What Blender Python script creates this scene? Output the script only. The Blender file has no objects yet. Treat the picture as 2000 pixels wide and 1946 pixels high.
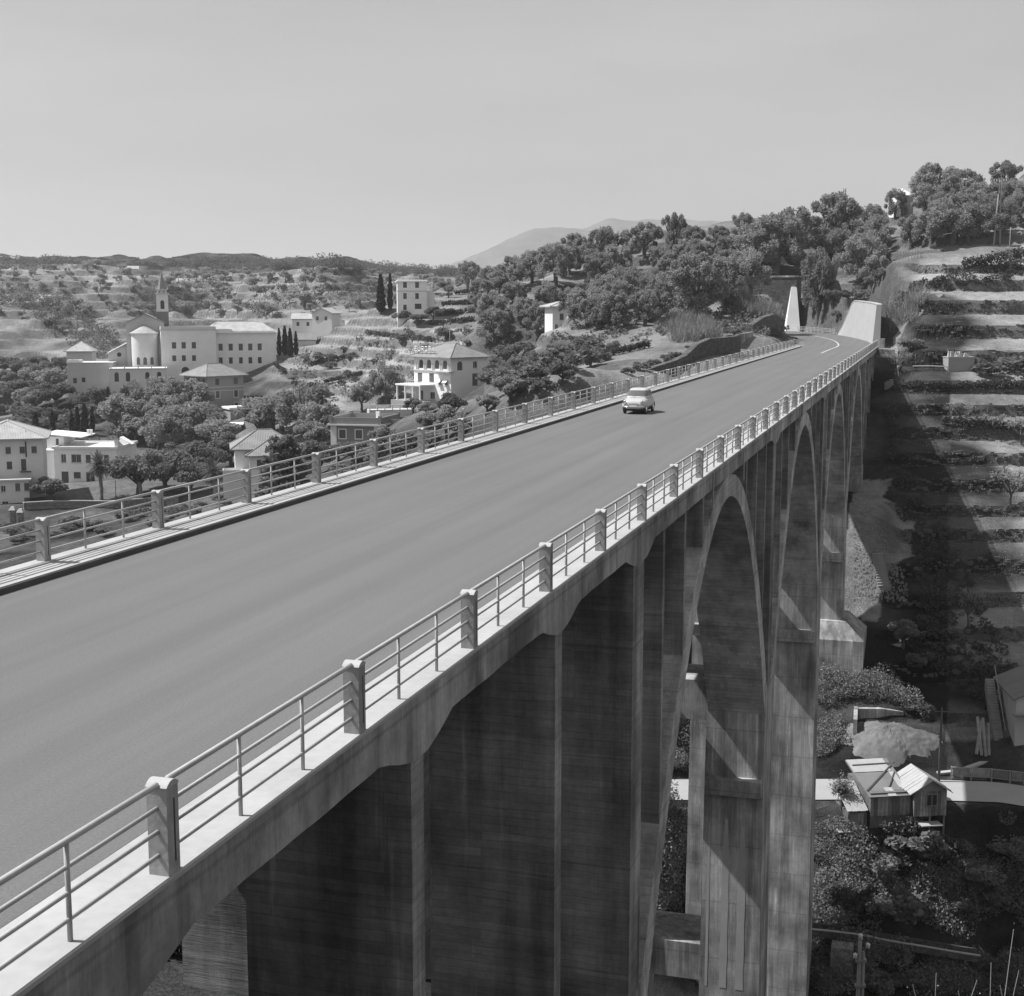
import bpy, bmesh, math, random
import numpy as np
from mathutils import Vector, Matrix
rad = math.radians
scn = bpy.context.scene
col = scn.collection

# ------------------------------------------------------------------ camera
CAM = np.array([0.0, 0.0, 6.0])                     # 6 m above the road, on the hillside beside the bridge
YAW, PITCH, FPX = rad(16.705), rad(7.8655), 2700.0  # FPX: focal length for a picture 2000 wide
cam_data = bpy.data.cameras.new('camera')
cam_data.sensor_fit = 'HORIZONTAL'; cam_data.sensor_width = 36.0
cam_data.lens = 36.0 * FPX / 2000.0
cam_data.clip_start = 0.1; cam_data.clip_end = 12000
cam = bpy.data.objects.new('camera', cam_data); col.objects.link(cam)
cam.location = CAM; cam.rotation_euler = (rad(90) - PITCH, 0, YAW)
scn.camera = cam

# ------------------------------------------------------------------ sky, sun, exposure
SUN_EL = rad(55.0); SUN_H = (0.983, 0.186)          # where the light travels to, seen from above
SKY_GAIN = 1.50
world = bpy.data.worlds.new('World'); scn.world = world; world.use_nodes = True
wn = world.node_tree; wn.nodes.clear()
sky = wn.nodes.new('ShaderNodeTexSky'); sky.sky_type = 'NISHITA'; sky.sun_disc = False
sky.sun_elevation = SUN_EL; sky.sun_rotation = math.atan2(-SUN_H[0], -SUN_H[1])
sky.air_density = 1.0; sky.dust_density = 2.0; sky.ozone_density = 1.0
sep = wn.nodes.new('ShaderNodeSeparateColor')       # the film saw mostly the blue and green of the sky
mixv = wn.nodes.new('ShaderNodeMath'); mixv.operation = 'MULTIPLY_ADD'
gsc = wn.nodes.new('ShaderNodeMath'); gsc.operation = 'MULTIPLY'; gsc.inputs[1].default_value = 0.45
mixv.inputs[1].default_value = 0.25
rsc = wn.nodes.new('ShaderNodeMath'); rsc.operation = 'MULTIPLY_ADD'; rsc.inputs[1].default_value = 0.35
bgn = wn.nodes.new('ShaderNodeBackground'); bgn.inputs['Strength'].default_value = 0.15
outw = wn.nodes.new('ShaderNodeOutputWorld')
# thin high cloud, drawn out sideways, over the whole sky
tcw = wn.nodes.new('ShaderNodeTexCoord'); mpw = wn.nodes.new('ShaderNodeMapping'); mpw.inputs['Scale'].default_value = (1.4, 1.4, 7.0)
nzw = wn.nodes.new('ShaderNodeTexNoise'); nzw.inputs['Scale'].default_value = 2.2; nzw.inputs['Detail'].default_value = 5.0
mrw = wn.nodes.new('ShaderNodeMapRange'); mrw.inputs[1].default_value = 0.3; mrw.inputs[2].default_value = 0.75
mrw.inputs[3].default_value = 0.93; mrw.inputs[4].default_value = 1.08
mlw = wn.nodes.new('ShaderNodeMath'); mlw.operation = 'MULTIPLY'
L = wn.links.new
L(sky.outputs[0], sep.inputs[0]); L(sep.outputs[1], gsc.inputs[0]); L(sep.outputs[2], mixv.inputs[0]); L(sep.outputs[0], rsc.inputs[0]); L(gsc.outputs[0], rsc.inputs[2]); L(rsc.outputs[0], mixv.inputs[2])
L(tcw.outputs['Generated'], mpw.inputs[0]); L(mpw.outputs[0], nzw.inputs[0]); L(nzw.outputs[0], mrw.inputs[0])
flt = wn.nodes.new('ShaderNodeMath'); flt.operation = 'POWER'; flt.inputs[1].default_value = 0.3     # a veiled, nearly even sky
fl2 = wn.nodes.new('ShaderNodeMath'); fl2.operation = 'MULTIPLY'; fl2.inputs[1].default_value = SKY_GAIN
L(mixv.outputs[0], flt.inputs[0]); L(flt.outputs[0], fl2.inputs[0])
L(fl2.outputs[0], mlw.inputs[0]); L(mrw.outputs[0], mlw.inputs[1])
L(mlw.outputs[0], bgn.inputs[0]); L(bgn.outputs[0], outw.inputs[0])
sun_data = bpy.data.lights.new('sun', 'SUN'); sun_data.energy = 4.8; sun_data.angle = rad(0.53); sun_data.color = (1.0, 1.0, 1.0)
sun = bpy.data.objects.new('sun', sun_data); col.objects.link(sun)
ldir = Vector((SUN_H[0] * math.cos(SUN_EL), SUN_H[1] * math.cos(SUN_EL), -math.sin(SUN_EL)))
sun.rotation_euler = ldir.to_track_quat('-Z', 'Y').to_euler(); sun.location = (-60, -20, 80)
scn.view_settings.view_transform = 'Standard'; scn.view_settings.look = 'None'
scn.view_settings.exposure = 0.6; scn.view_settings.gamma = 1.0
scn.view_settings.use_curve_mapping = False
scn.cycles.max_bounces = 4; scn.cycles.diffuse_bounces = 2; scn.cycles.transparent_max_bounces = 6
scn.cycles.volume_bounces = 0

# ------------------------------------------------------------------ helpers
K = 2000.0 / 1957.0
RT = np.array([math.cos(YAW), math.sin(YAW), 0.0])
FW = np.array([-math.sin(YAW) * math.cos(PITCH), math.cos(YAW) * math.cos(PITCH), -math.sin(PITCH)])
UP = np.cross(RT, FW)
FH = np.array([-math.sin(YAW), math.cos(YAW), 0.0])   # level forward
def ray(px, py):
    return FW + RT * ((px * K - 1000.0) / FPX) - UP * ((py * K - 973.0) / FPX)
def at(px, py, depth):
    """the point of the place that a surveyed picture point shows at a known distance"""
    return CAM + ray(px, py) * depth
def rng(seed): return random.Random(seed)

def tag(o, label=None, cat=None, group=None, kind=None):
    if label: o['label'] = label
    if cat: o['category'] = cat
    if group: o['group'] = group
    if kind: o['kind'] = kind
    return o
def empty(name, loc, rz=0.0, label=None, cat=None, group=None):
    o = bpy.data.objects.new(name, None); col.objects.link(o)
    o.location = loc; o.rotation_euler = (0, 0, rz); o.empty_display_size = 0.5
    return tag(o, label, cat, group)
def link(name, me, mat, parent=None, loc=None, rot=None, smooth=False):
    o = bpy.data.objects.new(name, me); col.objects.link(o)
    if mat is not None and len(me.materials) == 0: me.materials.append(mat)
    if parent is not None: o.parent = parent
    if loc is not None: o.location = loc
    if rot is not None: o.rotation_euler = rot
    if smooth:
        me.polygons.foreach_set('use_smooth', [True] * len(me.polygons))
    return o
def copy_tree(o, parent=None, kids=None):
    c = o.copy(); col.objects.link(c)
    if parent is not None: c.parent = parent
    for ch in (o.children if kids is None else kids): copy_tree(ch, c)
    return c

class MB:
    """collects boxes, prisms and tubes for ONE mesh"""
    def __init__(s, off=(0, 0, 0)): s.v = []; s.f = []; s.o = np.array(off, float)
    def add(s, vs, fs):
        n = len(s.v); s.v += [tuple(np.asarray(v, float) - s.o) for v in vs]; s.f += [tuple(i + n for i in f) for f in fs]; return s
    def box(s, x0, x1, y0, y1, z0, z1):
        return s.add([(x0,y0,z0),(x1,y0,z0),(x1,y1,z0),(x0,y1,z0),(x0,y0,z1),(x1,y0,z1),(x1,y1,z1),(x0,y1,z1)],
                     [(0,3,2,1),(4,5,6,7),(0,1,5,4),(1,2,6,5),(2,3,7,6),(3,0,4,7)])
    def frustum(s, b, t):
        """b, t = (x0,x1,y0,y1,z)"""
        return s.add([(b[0],b[2],b[4]),(b[1],b[2],b[4]),(b[1],b[3],b[4]),(b[0],b[3],b[4]),(t[0],t[2],t[4]),(t[1],t[2],t[4]),(t[1],t[3],t[4]),(t[0],t[3],t[4])],
                     [(0,3,2,1),(4,5,6,7),(0,1,5,4),(1,2,6,5),(2,3,7,6),(3,0,4,7)])
    def prism(s, poly, a, b, axis=0):
        """polygon extruded from a to b along axis (0: poly=(y,z), 1: poly=(x,z), 2: poly=(x,y))"""
        n = len(poly)
        def P(p, t): return (t, p[0], p[1]) if axis == 0 else ((p[0], t, p[1]) if axis == 1 else (p[0], p[1], t))
        vs = [P(p, a) for p in poly] + [P(p, b) for p in poly]
        fs = [tuple(range(n))[::-1], tuple(range(n, 2 * n))] + [(i, (i + 1) % n, n + (i + 1) % n, n + i) for i in range(n)]
        return s.add(vs, fs)
    def strip(s, lower, upper, a, b):
        """solid between two (y,z) curves of equal length, from x=a to x=b, as quads"""
        n = len(lower); vs = []
        for x in (a, b): vs += [(x, p[0], p[1]) for p in lower] + [(x, p[0], p[1]) for p in upper]
        fs = []
        A, B, C_, D = 0, n, 2 * n, 3 * n
        for i in range(n - 1):
            fs += [(A+i, A+i+1, B+i+1, B+i), (C_+i+1, C_+i, D+i, D+i+1), (A+i+1, A+i, C_+i, C_+i+1), (B+i, B+i+1, D+i+1, D+i)]
        fs += [(A, B, D, C_), (A+n-1, C_+n-1, D+n-1, B+n-1)]
        return s.add(vs, fs)
    def tube(s, pts, r, n=8, cap=True):
        pts = [np.asarray(p, float) for p in pts]; m = len(pts)
        rs = r if isinstance(r, (list, tuple)) else [r] * m
        vs = []; fs = []; prev = None
        for i, p in enumerate(pts):
            t = pts[min(i + 1, m - 1)] - pts[max(i - 1, 0)]; t = t / (np.linalg.norm(t) + 1e-9)
            if prev is None:
                a = np.array([0, 0, 1.0]) if abs(t[2]) < 0.9 else np.array([1.0, 0, 0])
                u = np.cross(t, a)
            else:
                u = prev - t * (prev @ t)
            u /= np.linalg.norm(u) + 1e-9; prev = u; w = np.cross(t, u)
            for k in range(n):
                an = 2 * math.pi * k / n
                vs.append(p + (u * math.cos(an) + w * math.sin(an)) * rs[i])
        for i in range(m - 1):
            for k in range(n):
                k2 = (k + 1) % n
                fs.append((i*n+k, i*n+k2, (i+1)*n+k2, (i+1)*n+k))
        if cap: fs += [tuple(range(n))[::-1], tuple(range((m-1)*n, m*n))]
        return s.add(vs, fs)
    def lathe(s, prof, n=16, c=(0, 0, 0), a0=0.0, a1=2 * math.pi):
        """profile (r,z) turned about the vertical"""
        m = len(prof); full = abs(a1 - a0 - 2 * math.pi) < 1e-6; vs = []; nn = n if full else n + 1
        for r_, z in prof:
            for k in range(nn):
                an = a0 + (a1 - a0) * k / n
                vs.append((c[0] + r_ * math.cos(an), c[1] + r_ * math.sin(an), c[2] + z))
        fs = []
        for i in range(m - 1):
            for k in range(n if full else n):
                k2 = (k + 1) % nn
                if not full and k + 1 >= nn: continue
                fs.append((i*nn+k, i*nn+k2, (i+1)*nn+k2, (i+1)*nn+k))
        return s.add(vs, fs)
    def mesh(s, name, mat=None):
        me = bpy.data.meshes.new(name); me.from_pydata(s.v, [], s.f); me.update()
        if mat is not None: me.materials.append(mat)
        return me
    def build(s, name, mat, parent=None, smooth=False, fixn=True):
        me = s.mesh(name, mat)
        if fixn:
            bm = bmesh.new(); bm.from_mesh(me); bmesh.ops.recalc_face_normals(bm, faces=bm.faces); bm.to_mesh(me); bm.free()
        return link(name, me, mat, parent, smooth=smooth)

# ------------------------------------------------------------------ materials (the photograph is black and white)
def new_mat(name):
    m = bpy.data.materials.new(name); m.use_nodes = True
    return m, m.node_tree, m.node_tree.nodes['Principled BSDF']
def g3(v): return (v, v, v, 1.0)
def N(nt, t, **kw):
    n = nt.nodes.new(t)
    for k, v in kw.items():
        if k.startswith('i_'):
            key = k[2:]; n.inputs[int(key) if key.isdigit() else key.replace('_', ' ')].default_value = v
        else: setattr(n, k, v)
    return n
def noise(nt, vec, scale, detail=4.0, rough=0.55, lac=2.0):
    n = N(nt, 'ShaderNodeTexNoise'); n.inputs['Scale'].default_value = scale; n.inputs['Detail'].default_value = detail; n.inputs['Roughness'].default_value = rough
    nt.links.new(vec, n.inputs['Vector']); return n.outputs[0]
def mapped(nt, vec, sc):
    n = N(nt, 'ShaderNodeMapping'); n.inputs['Scale'].default_value = sc; nt.links.new(vec, n.inputs['Vector']); return n.outputs[0]
def mrange(nt, v, a, b, c, d, smooth=False):
    n = N(nt, 'ShaderNodeMapRange'); nt.links.new(v, n.inputs[0])
    if smooth: n.interpolation_type = 'SMOOTHSTEP'
    for i, x in enumerate((a, b, c, d)): n.inputs[i + 1].default_value = x
    return n.outputs[0]
def mth(nt, op, a, b=None):
    n = N(nt, 'ShaderNodeMath', operation=op)
    for i, x in enumerate((a, b)):
        if x is None: continue
        if isinstance(x, (int, float)): n.inputs[i].default_value = x
        else: nt.links.new(x, n.inputs[i])
    return n.outputs[0]
def lerp(nt, f, a, b):
    n = N(nt, 'ShaderNodeMix'); n.data_type = 'FLOAT'
    for i, x in ((0, f), (2, a), (3, b)):
        if isinstance(x, (int, float)): n.inputs[i].default_value = x
        else: nt.links.new(x, n.inputs[i])
    return n.outputs[0]
def grey(nt, v):
    n = N(nt, 'ShaderNodeCombineColor')
    for i in range(3): nt.links.new(v, n.inputs[i])
    return n.outputs[0]
def bump(nt, h, strength=0.3, dist=0.02):
    n = N(nt, 'ShaderNodeBump'); n.inputs['Strength'].default_value = strength; n.inputs['Distance'].default_value = dist
    nt.links.new(h, n.inputs['Height']); return n.outputs[0]
def worldpos(nt): return N(nt, 'ShaderNodeNewGeometry').outputs['Position']
def objpos(nt): return N(nt, 'ShaderNodeTexCoord').outputs['Object']

def plain(name, v, rough=0.8, var=0.12, scale=1.5, spec=0.3, metal=0.0, fine=14.0, bmp=0.15, rnd=0.0):
    """an ordinary surface: base grey, blotches and fine grain"""
    m, nt, b = new_mat(name); p = objpos(nt)
    n1 = noise(nt, p, scale, 5.0); n2 = noise(nt, p, fine, 3.0)
    s = mth(nt, 'ADD', mth(nt, 'MULTIPLY', n1, 0.65), mth(nt, 'MULTIPLY', n2, 0.35))
    f = mrange(nt, s, 0.28, 0.72, 1 - var, 1 + var)
    if rnd:
        r = N(nt, 'ShaderNodeObjectInfo').outputs['Random']
        f = mth(nt, 'MULTIPLY', f, mrange(nt, r, 0, 1, 1 - rnd, 1 + rnd))
    nt.links.new(grey(nt, mth(nt, 'MULTIPLY', f, v)), b.inputs['Base Color'])
    b.inputs['Roughness'].default_value = rough; b.inputs['Specular IOR Level'].default_value = spec; b.inputs['Metallic'].default_value = metal
    if bmp: nt.links.new(bump(nt, n2, bmp, 0.02), b.inputs['Normal'])
    return m

def concrete(name, v, boards='h', board=0.17, stain=0.35, streak=0.25, bm_=0.5):
    """shuttered concrete: separate boards, pour joints, rain streaks, lime runs and blotches"""
    m, nt, b = new_mat(name); p = worldpos(nt)
    sx = N(nt, 'ShaderNodeSeparateXYZ'); nt.links.new(p, sx.inputs[0]); u = mth(nt, 'ADD', sx.outputs[0], sx.outputs[1])
    wob = mth(nt, 'MULTIPLY', noise(nt, p, 0.7, 2.0), 0.10)
    cb = N(nt, 'ShaderNodeCombineXYZ')
    if boards == 'h': nt.links.new(u, cb.inputs[0]); nt.links.new(mth(nt, 'ADD', sx.outputs[2], wob), cb.inputs[1])
    else: nt.links.new(sx.outputs[2], cb.inputs[0]); nt.links.new(mth(nt, 'ADD', u, wob), cb.inputs[1])
    br = N(nt, 'ShaderNodeTexBrick'); br.offset = 0.37; br.inputs['Scale'].default_value = 1.0; br.inputs['Mortar Size'].default_value = 0.008; br.inputs['Mortar Smooth'].default_value = 0.4; br.inputs['Bias'].default_value = 0.0
    br.inputs['Brick Width'].default_value = 3.1; br.inputs['Row Height'].default_value = board; br.inputs['Color1'].default_value = g3(0.0); br.inputs['Color2'].default_value = g3(1.0); br.inputs['Mortar'].default_value = g3(0.5)
    nt.links.new(cb.outputs[0], br.inputs['Vector']); bs = N(nt, 'ShaderNodeSeparateColor'); nt.links.new(br.outputs['Color'], bs.inputs[0])
    gr = noise(nt, mapped(nt, p, (1.5, 1.5, 22.0) if boards == 'h' else (16.0, 16.0, 1.0)), 1.0, 4.0, 0.7)
    ns = noise(nt, mapped(nt, p, (1.1, 1.1, 0.09)), 1.0, 6.0, 0.65); ns2 = noise(nt, mapped(nt, p, (2.6, 2.6, 0.16)), 1.0, 4.0, 0.6)
    nw = noise(nt, p, 0.33, 7.0, 0.62); nf = noise(nt, p, 11.0, 4.0, 0.65); nj = noise(nt, mapped(nt, p, (0.02, 0.02, 0.42)), 1.0, 1.0)
    f = mrange(nt, bs.outputs[0], 0, 1, 0.88, 1.10)
    f = mth(nt, 'MULTIPLY', f, mrange(nt, br.outputs['Fac'], 0, 1, 1.0, 0.80))
    f = mth(nt, 'MULTIPLY', f, mrange(nt, gr, 0.25, 0.75, 0.86, 1.14))
    f = mth(nt, 'MULTIPLY', f, mrange(nt, nw, 0.36, 0.64, 1 - stain, 1 + stain * 0.55))
    f = mth(nt, 'MULTIPLY', f, mrange(nt, ns, 0.36, 0.58, 1 - streak, 1 + streak * 0.35))
    f = mth(nt, 'MULTIPLY', f, mrange(nt, ns2, 0.62, 0.72, 1.0, 1.0 + streak * 1.6))
    f = mth(nt, 'MULTIPLY', f, mrange(nt, nj, 0.35, 0.65, 0.90, 1.10))
    f = mth(nt, 'MULTIPLY', f, mrange(nt, nf, 0.3, 0.7, 0.90, 1.10))
    pj = mth(nt, 'PINGPONG', mth(nt, 'ADD', sx.outputs[2], mth(nt, 'MULTIPLY', wob, 0.6)), 1.55); f = mth(nt, 'MULTIPLY', f, mrange(nt, pj, 0.0, 0.05, 0.72, 1.0))     # pour joints
    nt.links.new(grey(nt, mth(nt, 'MULTIPLY', f, v)), b.inputs['Base Color'])
    b.inputs['Roughness'].default_value = 0.9; b.inputs['Specular IOR Level'].default_value = 0.15
    h = mth(nt, 'ADD', mth(nt, 'MULTIPLY', bs.outputs[0], 0.5), mth(nt, 'ADD', mth(nt, 'MULTIPLY', gr, 0.5), mth(nt, 'MULTIPLY', br.outputs['Fac'], -1.0)))
    nt.links.new(bump(nt, h, bm_, 0.04), b.inputs['Normal'])
    return m

def leaf_mat(name, v, var=0.35, trans=0.25):
    m, nt, b = new_mat(name)
    r = N(nt, 'ShaderNodeObjectInfo').outputs['Random']
    p = worldpos(nt); n1 = noise(nt, p, 1.1, 3.0); n2 = noise(nt, p, 9.0, 2.0)
    f = mrange(nt, r, 0, 1, 0.85, 1.18)
    f = mth(nt, 'MULTIPLY', f, mrange(nt, n1, 0.3, 0.7, 1 - var * .6, 1 + var * .6))
    f = mth(nt, 'MULTIPLY', f, mrange(nt, n2, 0.25, 0.75, 1 - var * .5, 1 + var * .5))
    c = grey(nt, mth(nt, 'MULTIPLY', f, v))
    nt.links.new(c, b.inputs['Base Color']); b.inputs['Roughness'].default_value = 0.8; b.inputs['Specular IOR Level'].default_value = 0.08
    t = N(nt, 'ShaderNodeBsdfTranslucent'); nt.links.new(c, t.inputs[0])
    mx = N(nt, 'ShaderNodeMixShader'); mx.inputs[0].default_value = trans
    nt.links.new(b.outputs[0], mx.inputs[1]); nt.links.new(t.outputs[0], mx.inputs[2])
    nt.links.new(mx.outputs[0], nt.nodes['Material Output'].inputs[0])
    return m

M = {}
# ------------------------------------------------------------------ the lie of the land
CP = []
def cp(*pts):
    for p in pts: CP.append(tuple(at(*p)))
def cw(*pts):
    for p in pts: CP.append(p)
# far slope to the right of the bridge, from the valley road up to the ridge
cp((1850,1500,121),(1950,1300,137),(1850,1300,137),(1750,1250,140),(1850,1100,152),(1950,1100,152),(1740,1080,153),(1850,900,172),(1960,900,172),(1750,900,171),
   (1850,700,193),(1760,700,194),(1960,700,193),(1850,600,207),(1780,600,208),(1960,600,207),(1850,540,216),(1960,520,220),(1780,535,218),
   (1900,478,238),(1800,488,236),(1720,500,232),(1700,560,222),(2150,700,195),(2150,1000,162),(2150,1400,128),(2150,500,230))
cp((1610,1285,138),(1690,1230,142),(1640,935,169),(1700,760,190))
cp((1750,1572,116),(1900,1560,116.5),(1620,1580,115.5),(1300,1560,116),(1750,1745,113.5),(1900,1745,113.5),(1620,1745,113.5),(1750,1795,112.2),(1900,1800,112.2),(1620,1790,112.2),(1700,1905,109.5),(1620,1905,109.5),(1950,1905,109.5),(1300,1400,130),(1600,1400,130))
cw((-13,140,-29),(-13,174,-14),(-8,200,-6.5),(-13,208,-2.5),(-8,212,-2.0),(-24,140,-12),(-24,160,-5),(-24,178,-2.2),(-23,195,-1),(-22,214,0),(-13,224,0),(-20,190,-2.0))
# hillside with the olive trees left of the far end of the road
cp((1000,742,150),(1100,725,165),(1200,705,178),(1300,680,190),(1150,690,195),(1250,655,215),(1050,655,235),(960,705,276),(1100,620,262),(1200,600,265),(1300,580,258),(1400,600,235),(1450,560,240),
   (1430,640,212),(1480,520,262),(1350,500,290),(1200,540,300),(1050,560,300),(950,580,305),(1000,510,345),(1150,482,340),(1250,458,335),(1350,440,325),(1480,430,315),(1560,480,300),
   (1600,545,262),(1580,605,252),(1650,465,300),(1700,445,315),(1760,408,325),(1850,428,290),(1900,385,325),(1960,340,350),(2150,330,350),
   (900,555,360),(870,585,340),(1000,575,430),(1250,545,430),(1480,530,430),(1700,520,430),(1900,480,470),(2150,470,480),(1620,590,262),(1560,585,268))
# village slope
cp((850,815,172),(700,875,200),(850,772,258),(780,792,240),(950,792,236),(600,905,200),(500,935,195),(400,965,195),(300,975,200),(130,948,228),(30,1005,180),(100,990,186),(200,1005,180),
   (0,965,215),(-200,1000,200),(350,905,250),(450,850,285),(410,805,318),(300,805,318),(200,840,306),(100,850,300),(0,845,320),(0,800,390),(100,762,395),
   (450,728,348),(300,742,342),(165,747,343),(600,742,318),(700,702,322),(620,682,350),(560,655,388),(650,642,372),(730,612,352),(790,609,332),(880,612,330),(700,782,270),(550,805,288),(-200,800,380))
# hills behind the village
cp((560,632,430),(680,592,480),(700,560,600),(800,562,560),(860,545,620),(0,690,470),(150,645,520),(300,602,560),(0,602,600),(200,560,650),(100,500,760),(0,500,760),(-200,500,760),
   (250,507,780),(400,495,820),(500,562,650),(600,532,720),(600,500,860),(700,507,880),(800,514,900),(900,527,950),(-200,640,560),(-300,500,800),(1100,560,900),(1400,560,900),(1800,560,900),(2300,520,900),
   (-200,545,1100),(200,545,1100),(600,545,1150),(1000,560,1200),(1500,575,1200),(2200,575,1200),(-200,580,1500),(600,580,1500),(1500,585,1500),(2200,585,1500),(-400,586,3200),(600,586,3200),(1500,586,3200),(2400,586,3200))
# the near bank, the stream bed and the ground left of the bridge
cw((0,0,4.25),(6,-3,4.3),(0,6,0.4),(0,15,-4.6),(0,25,-10),(0,36,-15.5),(-9,19,-6.8),(-9,28,-11),(-9,36,-14.6),(-13,36,-14.4),(-20,10,-4.5),(-20,20,-7.5),(-20,36,-13),(-40,20,-7),(-45,40,-14),
   (-9,0,-2),(-9,10,-4),(-20,0,-2),(-40,0,-2),(-9,50,-25),(-9,60,-34),(-9,70,-41),(-16,70,-40),(-28,70,-34),(-9,85,-51),(-9,101,-49.5),(-15,103,-49),(-9,109,-48.5),(-16,112,-47),(12,85,-51),(45,85,-48),(-30,88,-40),(-9,93,-51),(20,60,-34),(45,60,-32),(45,30,-13),(45,0,4),(18,0,4),(90,30,-12),(90,85,-48),
   (-60,60,-24),(-70,100,-30),(-60,130,-24),(-90,140,-25),(-40,110,-27),(-110,60,-18),(-35,125,-20),(0,-20,6),(40,-30,8),(-60,-30,4))
CP = np.array(CP)
_S = 100.0
def _kern(a, b):
    d = np.sqrt(((a[:, None, :] - b[None, :, :]) ** 2).sum(-1) + 0.0025)
    return d
_P = CP[:, :2] / _S
_A = _kern(_P, _P); n_ = len(_P)
_B = np.zeros((n_ + 3, n_ + 3)); _B[:n_, :n_] = -_A + np.eye(n_) * 1e-3; _B[:n_, n_] = 1; _B[n_, :n_] = 1
_B[:n_, n_ + 1:] = _P; _B[n_ + 1:, :n_] = _P.T
_W = np.linalg.solve(_B, np.concatenate([CP[:, 2], [0, 0, 0]]))
_rs = np.random.RandomState(7)
_waves = [(_rs.uniform(0, 2 * np.pi), _rs.uniform(0, 2 * np.pi), f) for f in (0.02, 0.031, 0.047, 0.07, 0.11, 0.17, 0.26, 0.4) for _ in range(4)]
def fract(x, y, lo=0.0, hi=9.0):
    z = np.zeros_like(x)
    for a, ph, f in _waves:
        if lo <= f <= hi: z += np.sin((x * math.cos(a) + y * math.sin(a)) * f * 2 * np.pi / 1.6 + ph + 1.3 * np.sin((x * math.sin(a) - y * math.cos(a)) * f * 2.1 + ph * 2)) * (0.05 / f) ** 0.8
    return z * 0.35
def sstep(x, a, b):
    t = np.clip((x - a) / (b - a), 0, 1); return t * t * (3 - 2 * t)
_P32 = _P.astype(np.float32); _W32 = _W[:n_].astype(np.float32); _pp = (_P32 ** 2).sum(1)
def base_h(x, y):
    out = np.empty_like(x)
    for i in range(0, len(x), 20000):
        q = (np.stack([x[i:i+20000], y[i:i+20000]], 1) / _S); q3 = q.astype(np.float32)
        d2 = (q3[:, 0:1] - _P32[None, :, 0]) ** 2; d2 += (q3[:, 1:2] - _P32[None, :, 1]) ** 2; d2 += np.float32(0.0025); np.sqrt(d2, out=d2)
        out[i:i+20000] = -(d2 @ _W32) + _W[n_] + q @ _W[n_ + 1:]
    return out
# the roads cut into the slopes:  (polyline, half width, blend)
ROAD_Z = 0.0
def P2(px, py, d, z=None):
    p = at(px, py, d); return (p[0], p[1], p[2] if z is None else z)
LOWER_ROAD = [P2(900,1500,124,-36.2), P2(1200,1496,121.5,-36.0), P2(1450,1494,121,-35.9), P2(1650,1494,120.5,-35.7), P2(1850,1499,119.5,-35.5), P2(1957,1507,118,-35.4), P2(2200,1540,112,-35.4)]
UPPER_ROAD = [(-13.4,206,0.0), (-13.4,216,0.02), (-13.8,226,0.15), (-15.2,237,0.45), (-18.0,247,0.8), (-21.5,256,1.1), (-26,264,1.3), (-31,272,1.45), (-37,280,1.6), (-44,288,1.7)]
def dist_path(x, y, path):
    best = np.full_like(x, 1e9); zz = np.zeros_like(x)
    for a, b in zip(path[:-1], path[1:]):
        dx, dy = b[0] - a[0], b[1] - a[1]; t = np.clip(((x - a[0]) * dx + (y - a[1]) * dy) / (dx * dx + dy * dy), 0, 1)
        d = np.hypot(x - a[0] - t * dx, y - a[1] - t * dy); m = d < best
        best = np.where(m, d, best); zz = np.where(m, a[2] + t * (b[2] - a[2]), zz)
    return best, zz
RLEV = np.array([-34.0,-31.6,-29.0,-26.6,-24.1,-21.6,-19.2,-17.2,-14.7,-12.0,-9.1,-6.6,-3.6,0.5,3.8,7.5,10.6,13.0,16.5])
def terraced(z, lev, riser=0.16, slope=0.16):
    xs = []; ys = []
    for a, b in zip(lev[:-1], lev[1:]):
        m = (a + b) / 2; g = b - a
        xs += [m - g * riser, m + g * riser]; ys += [a + g * slope * .6, b - g * slope * .3]
    xs = [xs[0] - 20] + xs + [xs[-1] + 20]; ys = [ys[0] - 20] + ys + [ys[-1] + 20]
    return np.interp(z, xs, ys)
def zones(x, y):
    dep = x * FH[0] + y * FH[1]; lat = x * RT[0] + y * RT[1]; u = lat / np.maximum(dep, 1)
    right = sstep(x, -5.5, -1.5) * sstep(dep, 124.5, 128) * (1 - sstep(dep, 226, 234))
    left = sstep(-u, 0.02, 0.06) * sstep(dep, 250, 270) * (1 - sstep(dep, 410, 450)) * sstep(u, -0.19, -0.155)
    hill = sstep(dep, 225, 245) * sstep(u, -0.02, 0.03) * (1 - sstep(dep, 400, 430))
    far = sstep(dep, 410, 470) * (1 - sstep(dep, 730, 800)) * (1 - sstep(u, -.06, .0))
    return right, left, hill, far
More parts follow.
